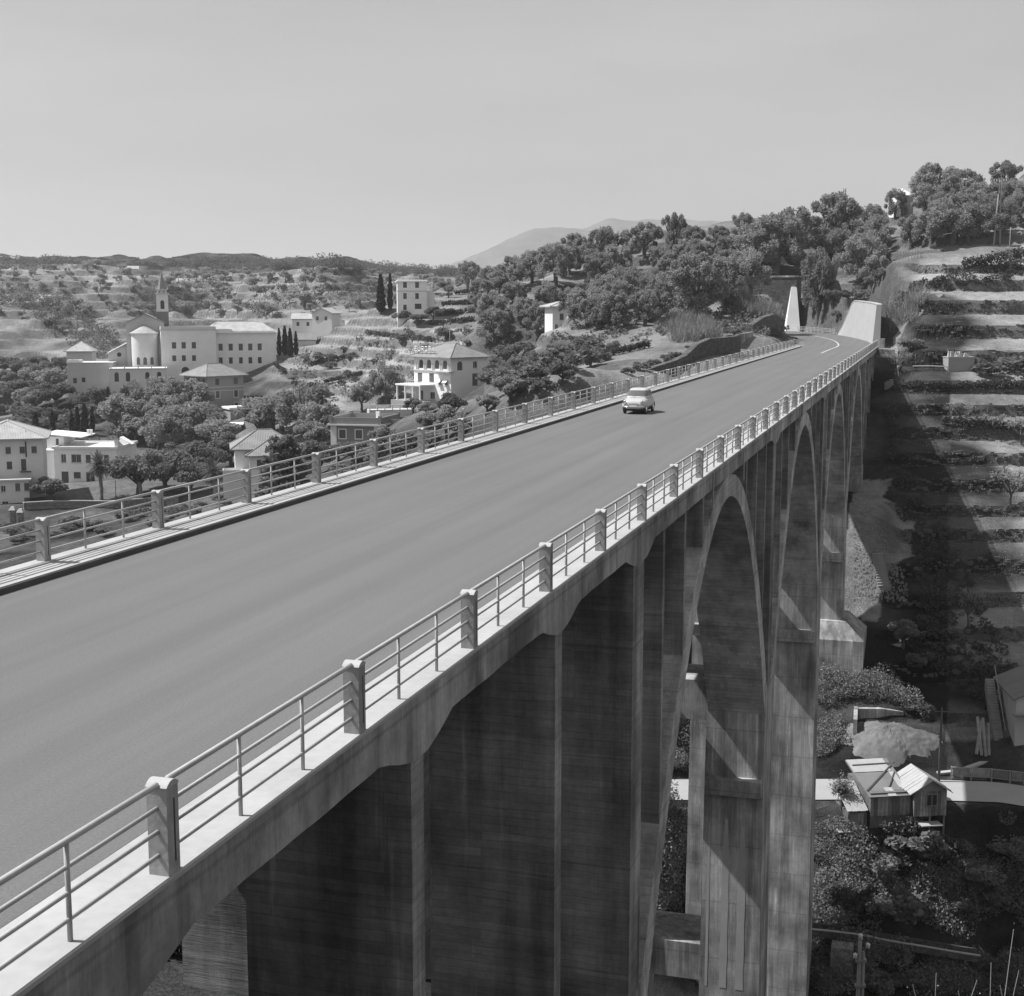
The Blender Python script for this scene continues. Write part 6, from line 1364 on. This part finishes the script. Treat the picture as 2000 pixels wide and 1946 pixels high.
# ------------------------------------------------------------------ poles
M['pole'] = plain('weathered pole', 0.24, var=.2, scale=2); M['pole_dark'] = plain('tarred pole', 0.08, var=.2); M['ceramic'] = plain('white insulator', 0.6, rough=.2, bmp=0)
def pole(px, py, hpx, label, kind='single', r0=.13, depth=None, mat=None):
    g = ground_hit(px, py)
    loc, d = (Vector(at(px, py, depth)), depth) if depth else g
    h = hpx * d * K / FPX; mat = mat or M['pole']; r = empty('utility_pole', loc, YAW, label, 'pole')
    if kind == 'double':
        for x0, x1 in ((-.75, -.1), (.55, .12)): MB().tube([(x0, 0, -.6), (x1, 0, h)], [r0 * 1.2, r0 * .8], 8).build('shaft', mat, r, smooth=True)
        for z in (.25, .5, .72): MB().box(-.75 + z * .6, .55 - z * .4, -.05, .05, h * z, h * z + .1).build('brace', mat, r)
        for z in (.98, .90): MB().box(-1.3, 1.3, -.08, .08, h * z, h * z + .12).build('crossarm', mat, r); 
        for x_ in (-1.2, -.7, .7, 1.2): MB().tube([(x_, 0, h * .99), (x_, 0, h * .99 + .4)], [.05, .09], 6).build('insulator', M['ceramic'], r)
    elif kind == 'lattice':
        w = .45
        for sx in (-1, 1):
            for sy in (-1, 1): MB().tube([(sx * w, sy * w, -.5), (sx * w * .5, sy * w * .5, h)], .06, 5).build('shaft', mat, r)
        for k in range(8):
            z0, z1 = h * k / 8, h * (k + 1) / 8; f0, f1 = w * (1 - .5 * k / 8), w * (1 - .5 * (k + 1) / 8); s_ = 1 if k % 2 else -1
            MB().tube([(-s_ * f0, -f0, z0), (s_ * f1, -f1, z1)], .04, 4).build('brace', mat, r)
        MB().box(-1.1, 1.1, -.06, .06, h * .82, h * .82 + .1).build('crossarm', mat, r)
    else:
        MB().tube([(0, 0, -.5), (0, 0, h)], [r0, r0 * .7], 8).build('shaft', mat, r, smooth=True)
        if kind == 'arm': MB().box(-.6, .6, -.05, .05, h * .94, h * .94 + .1).build('crossarm', mat, r)
    return r
pole(1906, 470, 122, 'tall double pole with crossarms at the field edge upper right', 'double', .16); pole(1660, 462, 66, 'slim double pole on the terraces left of the hut', 'double', .1); pole(1612, 440, 78, 'lattice mast standing above the ridge trees', 'lattice', depth=330); pole(1420, 470, 70, 'thin pole sticking out of the olive grove crest', 'single', .12, depth=330)
pole(1794, 1496, 148, 'single wooden pole beside the valley road', 'arm', .13, mat=M['pole_dark']); pole(195, 960, 42, 'thin lamp pole near the tall palm', 'single', .06, mat=M['pole_dark']); pole(222, 962, 44, 'dark pole in the garden right of the palm', 'single', .08, mat=M['pole_dark']); pole(860, 690, 60, 'thin leaning pole in the field left of the hotel', 'single', .08); pole(1928, 505, 70, 'slim pole right of the double pole', 'single', .07)
# pole with insulators close to us on the near bank
def insulator_pole():
    p = at(1647, 1795, 52.0); g = hz(p[0], p[1]); r = empty('insulator_pole', (p[0], p[1], g), YAW, 'pale twin pipe pole with white insulators at the bottom', 'pole'); h = p[2] - g
    MB().tube([(-.09, 0, -.4), (-.06, 0, h)], [.10, .075], 8).build('shaft', M['pole'], r, smooth=True); MB().tube([(.10, 0, -.4), (.08, 0, h - .5)], [.085, .07], 8).build('shaft', M['pole'], r, smooth=True)
    for z in (h - .9, h - 1.9, h - 3.2, h - 5): MB().box(-.2, .2, -.1, .1, z, z + .1).build('clamp', M['pole'], r)
    for x_, z in ((-.05, h + .02), (-.22, h - .75), (.24, h - .35)):
        MB().lathe([(0, 0), (.09, .0), (.07, .08), (.09, .14), (.03, .2), (0, .2)], 10, (x_, 0, z)).build('insulator', M['ceramic'], r, smooth=True)
    MB().tube([(.02, 0, h - .75), (.24, 0, h - .38)], .03, 5).build('bracket', M['iron'], r)
insulator_pole()
# ------------------------------------------------------------------ the valley road and what stands beside it
M['gravel_road'] = plain('pale dusty road', 0.30, var=.1, scale=.4, fine=3)
lr = ribbon(smooth_path([(p[0], p[1], p[2] + .05) for p in LOWER_ROAD], 8), -2.6, 2.6).build('valley_road', M['gravel_road'], None, fixn=False); tag(lr, kind='structure')
M['plank'] = [plain('grey plank %d' % i, v, var=.35, scale=2.0, fine=9) for i, v in enumerate((.12, .17, .22, .28))]
M['sheet'] = plain('bright corrugated sheet', 0.33, var=.15, scale=.8, fine=4); M['felt'] = plain('dark roofing felt', 0.16, var=.25, scale=.6); M['rust'] = plain('rusty sheet', 0.10, var=.4, scale=1.2)
def shack():
    b = House('shack', 'ramshackle wooden shack with bright patched roofs below the valley road', 1662, 1580, 115, 8, 'shack', sink=1.2); r = b.root; rr = rng(3)
    def planks(x0, x1, y, z0, z1, w=.22, mats=M['plank']):
        n = int((x1 - x0) / w)
        for k in range(n):
            a = x0 + (x1 - x0) * k / n; mb = MB(); dz = rr.uniform(-.06, .06); mb.box(a + .012, a + (x1 - x0) / n - .012, y - rr.uniform(.0, .03), y + .05, z0 + dz, z1); mb.build('plank', rr.choice(mats), r)
    U, Z = b.U, b.Z
    # main body
    MB().box(.05, U(1743), .1, 5.2, -1.2, Z(1515)).build('wall', M['plank'][0], r); planks(0, U(1743), 0.05, Z(1560), Z(1522), .3)
    MB().prism([(-.2, Z(1522)), (5.4, Z(1462) - 1.3), (5.4, Z(1462) - 1.2), (-.2, Z(1520))], -.15, U(1745), axis=0).build('roof', M['felt'], r)
    for x0, x1, y0, y1 in ((-.1, 3.2, 3.4, 5.35), (1.5, 2.2, -.25, 1.0), (2.9, U(1740), .9, 3.3)):
        zt = lambda y: Z(1520) + (y + .2) / 5.6 * (Z(1462) - 1.2 - Z(1520)) + .03
        MB().add([(x0, y0, zt(y0)), (x1, y0, zt(y0)), (x1, y1, zt(y1)), (x0, y1, zt(y1)), (x0, y0, zt(y0) + .03), (x1, y0, zt(y0) + .03), (x1, y1, zt(y1) + .03), (x0, y1, zt(y1) + .03)], [(0,3,2,1),(4,5,6,7),(0,1,5,4),(1,2,6,5),(2,3,7,6),(3,0,4,7)]).build('roof_sheet', M['sheet'], r)
    for p, q in (((-.1, .6, 0), (3.9, 4.6, 0)), ((.1, 4.4, 0), (4, 4.5, 0)), ((2.0, 1.0, 0), (3.4, 3.2, 0))):
        zt = lambda y: Z(1520) + (y + .2) / 5.6 * (Z(1462) - 1.2 - Z(1520)) + .12
        MB().tube([(p[0], p[1], zt(p[1])), (q[0], q[1], zt(q[1]))], .06, 5).build('roof_batten', M['plank'][0], r)
    # raised gabled room on posts
    gx0, gx1 = U(1743), U(1809); MB().box(gx0 + .05, gx1 - .05, -.55, 3.2, Z(1560), Z(1508)).build('upper_wall', M['plank'][1], r)
    planks(gx0, gx1, -.6, Z(1560), Z(1510), .26); MB().prism([(gx0, Z(1510)), (gx1, Z(1510)), ((gx0 + gx1) / 2, Z(1490))], -.64, -.56, axis=1).build('gable', M['plank'][2], r)
    w0 = U(1768); MB().box(w0, w0 + .85, -.70, -.62, Z(1538), Z(1517)).build('window', M['glass'], r)
    for x0, x1, z0, z1 in ((w0 - .08, w0, Z(1539), Z(1516)), (w0 + .85, w0 + .93, Z(1539), Z(1516)), (w0, w0 + .85, Z(1539.5), Z(1538)), (w0, w0 + .85, Z(1517), Z(1515.5)), (w0 + .39, w0 + .45, Z(1538), Z(1517))): MB().box(x0, x1, -.73, -.62, z0, z1).build('window_frame', M['plank'][2], r)
    gm = (gx0 + gx1) / 2
    for sg, xa in ((-1, gx0 - .45), (1, gx1 + .4)):
        n = 9
        for k in range(n):
            y0, y1 = -.95 + 4.4 * k / n, -.95 + 4.4 * (k + 1) / n - .03; e = rr.uniform(-.06, .06)
            MB().add([(gm, y0, Z(1488)), (gm, y1, Z(1488)), (xa + e, y1, Z(1514)), (xa + e, y0, Z(1514)), (gm, y0, Z(1488) + .07), (gm, y1, Z(1488) + .07), (xa + e, y1, Z(1514) + .07), (xa + e, y0, Z(1514) + .07)], [(0,1,2,3),(4,7,6,5),(0,4,5,1),(1,5,6,2),(2,6,7,3),(3,7,4,0)]).build('roof_board', M['sheet'], r)
    for x_ in (gx0 + .1, gx1 - .2, (gx0 + gx1) / 2): MB().box(x_, x_ + .15, -.5, -.35, -1.2, Z(1560)).build('post', M['plank'][1], r)
    MB().box(gx0 + .4, gx0 + 2.2, -1.5, -.5, Z(1573), Z(1571)).build('awning', M['sheet'], r); MB().box(gx0 - .2, gx1, .4, 3, -1.2, Z(1561)).build('lower_wall', M['rust'], r)
    # left lean-to
    lx0, lx1 = U(1616), U(1658); MB().box(lx0 + .2, lx1, .3, 3, -1.2, Z(1552)).build('lean_to_wall', M['plank'][0], r); planks(lx0 + .15, lx1, .22, -.3, Z(1554), .24)
    n = 8
    for k in range(n):
        x0, x1 = lx0 + (lx1 - lx0) * k / n, lx0 + (lx1 - lx0) * (k + 1) / n - .02; e = rr.uniform(-.08, .05)
        MB().add([(x0, -.1 + e, Z(1548)), (x1, -.1 + e, Z(1548)), (x1, 3.2, Z(1515)), (x0, 3.2, Z(1515)), (x0, -.1 + e, Z(1548) + .06), (x1, -.1 + e, Z(1548) + .06), (x1, 3.2, Z(1515) + .06), (x0, 3.2, Z(1515) + .06)], [(0,3,2,1),(4,5,6,7),(0,1,5,4),(1,2,6,5),(2,3,7,6),(3,0,4,7)]).build('roof_board', M['sheet'], r)
    MB().box(lx0 - .8, lx0 + .2, -.4, .6, -.25, -.2).build('table_board', M['sheet'], r)
shack()
def willow(px, py, hpx):
    g = ground_hit(px, py); loc, d = g; h = hpx * d * K / FPX; rs = np.random.RandomState(4); r = empty('pollard_tree', loc, 0, 'small pollarded tree with brush of twigs left of the shack', 'tree')
    MB().tube([(0, 0, -.4), (.05, 0, h * .3), (0, .05, h * .55)], [.16, .14, .18], 8).build('trunk', M['bark'], r); mb = MB()
    for k in range(150):
        a = rs.uniform(0, 6.28); e = rs.uniform(.1, 1.45); L_ = h * .48 * rs.uniform(.7, 1.1); v = np.array([math.cos(a) * math.cos(e), math.sin(a) * math.cos(e), math.sin(e)]); mb.tube([(0, 0, h * .53), v * L_ * .5 + [0, 0, h * .55], v * L_ + [0, 0, h * .52]], [.018, .014, .006], 3, cap=False)
    mb.build('twigs', M['bark'], r); c = rs.normal(size=(500, 3)) * h * .17 + [0, 0, h * .7]; v, q = cards(c, .12, rs, 2.2); link('foliage', mesh_np('foliage', v, q, M['bramble']), None, r)
willow(1608, 1548, 62)
# retaining wall, gravel mound, planks, crates and fence beside the road
path_wall('bank_wall', [tuple(at(1634, 1352, 131)), tuple(at(1680, 1352, 131.5)), tuple(at(1722, 1358, 132))], .5, 4.2, M['conc_v'], 'plain concrete bank wall behind the gravel mound', 'wall', -1)
path_wall('bank_wall', [tuple(at(1632, 1350, 131)), tuple(at(1631, 1375, 127.5))], .35, 4.2, M['conc_v'], 'short concrete wall at the left end of the gravel mound', 'wall', 1)
def mound():
    c = np.array(at(1695, 1440, 127.5)); n = 90; rows_ = 26; rs = np.random.RandomState(8); X, Y, T = [], [], []
    for i in range(rows_ + 1):
        t = i / rows_
        for k in range(n):
            a = 2 * math.pi * k / n; rr_ = (1 - t) * (1 + .16 * math.sin(a * 3 + 1) + .08 * math.sin(a * 7)); x = rr_ * 4.8 * math.cos(a); y = rr_ * 3.2 * math.sin(a)
            X.append(c[0] + x * RT[0] + y * FH[0]); Y.append(c[1] + x * RT[1] + y * FH[1]); T.append(t)
    T = np.array(T); g = height(np.array(X), np.array(Y)); Z = g - .25 + 1.5 * (1 - (1 - T) ** 1.6) + .06 * rs.randn(len(T)); g0 = hz(c[0], c[1])
    fs = [(i*n+k, i*n+(k+1) % n, (i+1)*n+(k+1) % n, (i+1)*n+k) for i in range(rows_) for k in range(n)]
    o = MB((c[0], c[1], g0)).add(list(zip(X, Y, Z)), fs).build('earth_mound', plain('loose earth', .13, var=.45, scale=1.0, fine=9, bmp=.9), None, smooth=True); o.location = (c[0], c[1], g0); tag(o, 'pale heap of loose earth above the valley road', 'earth mound')
mound()
for i, (x0, y0, x1, y1, lab) in enumerate(((1866, 1442, 1876, 1375, 'leftmost long plank leaning against the bank'), (1876, 1444, 1868, 1370, 'second long plank leaning against the bank'), (1884, 1446, 1878, 1372, 'third long plank leaning against the bank'), (1890, 1444, 1888, 1382, 'rightmost short plank leaning against the bank'))):
    a, c = at(x0, y0, 126), at(x1, y1, 127.2); r = empty('plank', a, 0, lab, 'plank', 'planks leaning by the road'); MB(a).tube([a, c], .14, 4).build('board', M['plank'][3], r)
def fence():
    p = [at(1818, 1486, 122.8), at(1856, 1488, 122.6), at(1895, 1490, 122.2), at(1930, 1494, 121.8), at(1957, 1497, 121.4), at(1990, 1502, 121)]; b0 = p[0]; r = empty('road_fence', b0, 0, 'patched board fence along the valley road', 'fence')
    for k, q in enumerate(p): MB(b0).box(q[0] - .07, q[0] + .07, q[1] - .07, q[1] + .07, q[2] - .8, q[2] + 1.0).build('post', M['plank'][3], r)
    for k in range(len(p) - 1):
        a, c = p[k], p[k + 1]; t = (c - a); t = t / np.linalg.norm(t)
        for z in (.15, .95): MB(b0).tube([a + [0, 0, z], c + [0, 0, z]], .05, 4).build('rail', M['plank'][3], r)
        a2, c2 = a + t * .12, c - t * .12; nn = np.array([-t[1], t[0], 0]) * .02
        MB(b0).add([a2 + [0, 0, .2] + nn, c2 + [0, 0, .2] + nn, c2 + [0, 0, .88] + nn, a2 + [0, 0, .88] + nn, a2 + [0, 0, .2] - nn, c2 + [0, 0, .2] - nn, c2 + [0, 0, .88] - nn, a2 + [0, 0, .88] - nn], [(0,1,2,3),(4,7,6,5),(0,4,5,1),(1,5,6,2),(2,6,7,3),(3,7,4,0)]).build('panel', M['plank'][(k + 1) % 3 + 1], r)
fence()
path_wall('yard_wall', [tuple(at(1790, 1478, 124)), tuple(at(1830, 1474, 124.5)), tuple(at(1880, 1456, 126)), tuple(at(1890, 1452, 127))], .4, 1.6, M['stone_grey'], 'low stone yard wall running up from the valley road', 'wall', -1, M['conc_cap'])
b = House('roadside_house', 'grey roadside house with outside stair at the right edge', 1936, 1470, 127, -6, 'house')
b.block(0, 7, 0, 7, b.Z(1330), M['wall_mid'], front=[(1.0, 1.8, b.Z(1380), b.Z(1350), 's')]); b.gable(0, 7, 0, 7, b.Z(1330), 1.6, .4, M['felt'], axis='y', wall=M['wall_mid']); b.slab(-.3, 7, -.9, 0, b.Z(1363), b.Z(1359), M['conc_v'], 'ledge')
n = 22
for k in range(n):
    zt = b.Z(1420) + (b.Z(1322) - b.Z(1420)) * k / n; MB().box(b.U(1905), b.U(1922), 1.0 + k * .22, 1.26 + k * .22, zt - 1.2, zt).build('stair_step', M['step'], b.root)
MB().tube([(b.U(1923), .9, b.Z(1400)), (b.U(1923), 6, b.Z(1300))], .05, 5).build('handrail', M['pole'], b.root)
# crates in the yard
for i, (px, py, w_, lab) in enumerate(((1832, 1484, 1.1, 'open slatted crate at the left end of the board fence'), (1850, 1483, 1.3, 'large pale crate behind the board fence'), (1872, 1486, .9, 'small dark crate behind the board fence'))):
    p = at(px, py, 123.6); r = empty('crate', (p[0], p[1], p[2] - .5), YAW + rad(8 * i - 8), lab, 'crate')
    for k in range(5): MB().box(-w_ / 2, w_ / 2, -w_ / 2, -w_ / 2 + .03, k * .2, k * .2 + .17).build('slat', M['plank'][(i + k) % 3 + 1], r)
    for x_ in (-w_ / 2, w_ / 2 - .06): MB().box(x_, x_ + .06, -w_ / 2 + .03, w_ / 2, 0, 1.0).build('side', M['plank'][(i + 1) % 4], r)
    if i: MB().box(-w_ / 2, w_ / 2, -w_ / 2 + .03, w_ / 2, 1.0, 1.04).build('lid', M['plank'][3], r)
# channel with a bright edge, crossing on a stone pillar
def channel():
    pts = [at(1500, 1770, 111.6), at(1552, 1772, 111.6), at(1640, 1782, 111.3), at(1700, 1794, 111), at(1760, 1804, 111), at(1830, 1816, 111), at(1870, 1822, 111)]; pts = smooth_path([tuple(p) for p in pts], 5); b0 = np.array(pts[0]); r = empty('water_channel', b0, 0, 'narrow walled water channel with bright rim crossing the bank', 'channel')
    def wall_(o, w, z0, z1, mat, nm):
        A = offset_path(pts, o - w / 2); B_ = offset_path(pts, o + w / 2); n = len(pts); vs = []
        for P_, z in ((A, z0), (B_, z0), (B_, z1), (A, z1)): vs += [(p[0], p[1], p[2] + z) for p in P_]
        fs = [(0, n, 2*n, 3*n), (n-1, 4*n-1, 3*n-1, 2*n-1)]
        for i in range(n - 1): fs += [(j*n+i, j*n+i+1, ((j+1) % 4)*n+i+1, ((j+1) % 4)*n+i) for j in range(4)]
        MB(b0).add(vs, fs).build(nm, mat, r)
    wall_(.45, .2, -.55, 0, M['stone'], 'near_wall'); wall_(.45, .26, .002, .06, M['conc_cap'], 'rim'); wall_(-.55, .2, -.55, .12, M['stone'], 'far_wall'); wall_(-.05, .78, -.55, -.25, M['rubber_dark'], 'water')
    q = np.array(at(1607, 1900, 110.6)); MB(b0).frustum((q[0] - 1.0, q[0] + 1.0, q[1] - .8, q[1] + .8, q[2] - 4), (q[0] - .85, q[0] + .85, q[1] - .7, q[1] + .7, at(1607, 1800, 110.6)[2])).build('pillar', M['stone_grey'], r)
channel()
# lime streaks down the face of the first tall pier
def pier_face(k, z):
    g = PIER_FOOT[k]; w = 0.0035 * (-14 - g); t = (z + 13.4) / (g + 13.4); return PIERS[k] - 1.75 - (0.35 + 2 * w) * t
M['lime'] = plain('lime streak', .36, var=.15, scale=1.0)
for cxx, z1, wd in ((-9.98, -20.6, .07), (-9.1, -20.3, .19), (-8.25, -20.6, .21)):
    z0 = -29.5; L2 = []; R2 = []; n = 10
    for k in range(n + 1):
        z = z1 + (z0 - z1) * k / n; ww = wd * (.35 + .65 * min(1, k / 3)) * (1 + .08 * math.sin(k * 2.1 + cxx)); y = pier_face(1, z) - .003; L2.append((cxx - ww, y, z)); R2.append((cxx + ww, y, z))
    vmb().add(L2 + R2, [(i, i + 1, n + 1 + i + 1, n + 1 + i) for i in range(n)]).build('lime_streak', M['lime'], via, fixn=False)
# rubble on the slope below the fourth pier
def rubble():
    rs = np.random.RandomState(12); rr = rng(12); mb = MB(); 
    for k in range(1500):
        px, py = rr.uniform(1630, 1735), rr.uniform(930, 1150)
        if px > 1650 + (py - 930) * .45: continue
        p = lookup(px, py)
        if p is None: continue
        s_ = rr.uniform(.04, .15); mb.frustum((p[0] - s_, p[0] + s_, p[1] - s_, p[1] + s_, p[2] - .1), (p[0] - s_ * .5, p[0] + s_ * .6, p[1] - s_ * .6, p[1] + s_ * .5, p[2] + s_ * rr.uniform(.5, 1.2)))
    o = mb.build('rubble_slope', plain('pale rubble', .2, var=.3, scale=1.2), None); tag(o, 'pale sunlit rubble below the far end of the viaduct', 'rubble', kind='stuff')
rubble()
# stakes at the top of the cut
for k in range(9):
    g = ground_hit(1712 + k * 6, 500 - k * .8)
    if g: r = empty('stake', g[0], 0, 'thin stake in the row along the top of the rocky cut', 'stake', 'stakes along the top of the cut'); MB().tube([(0, 0, -.3), (rng(k).uniform(-.1, .1), 0, 1.6)], .05, 5).build('shaft', M['pole'], r)
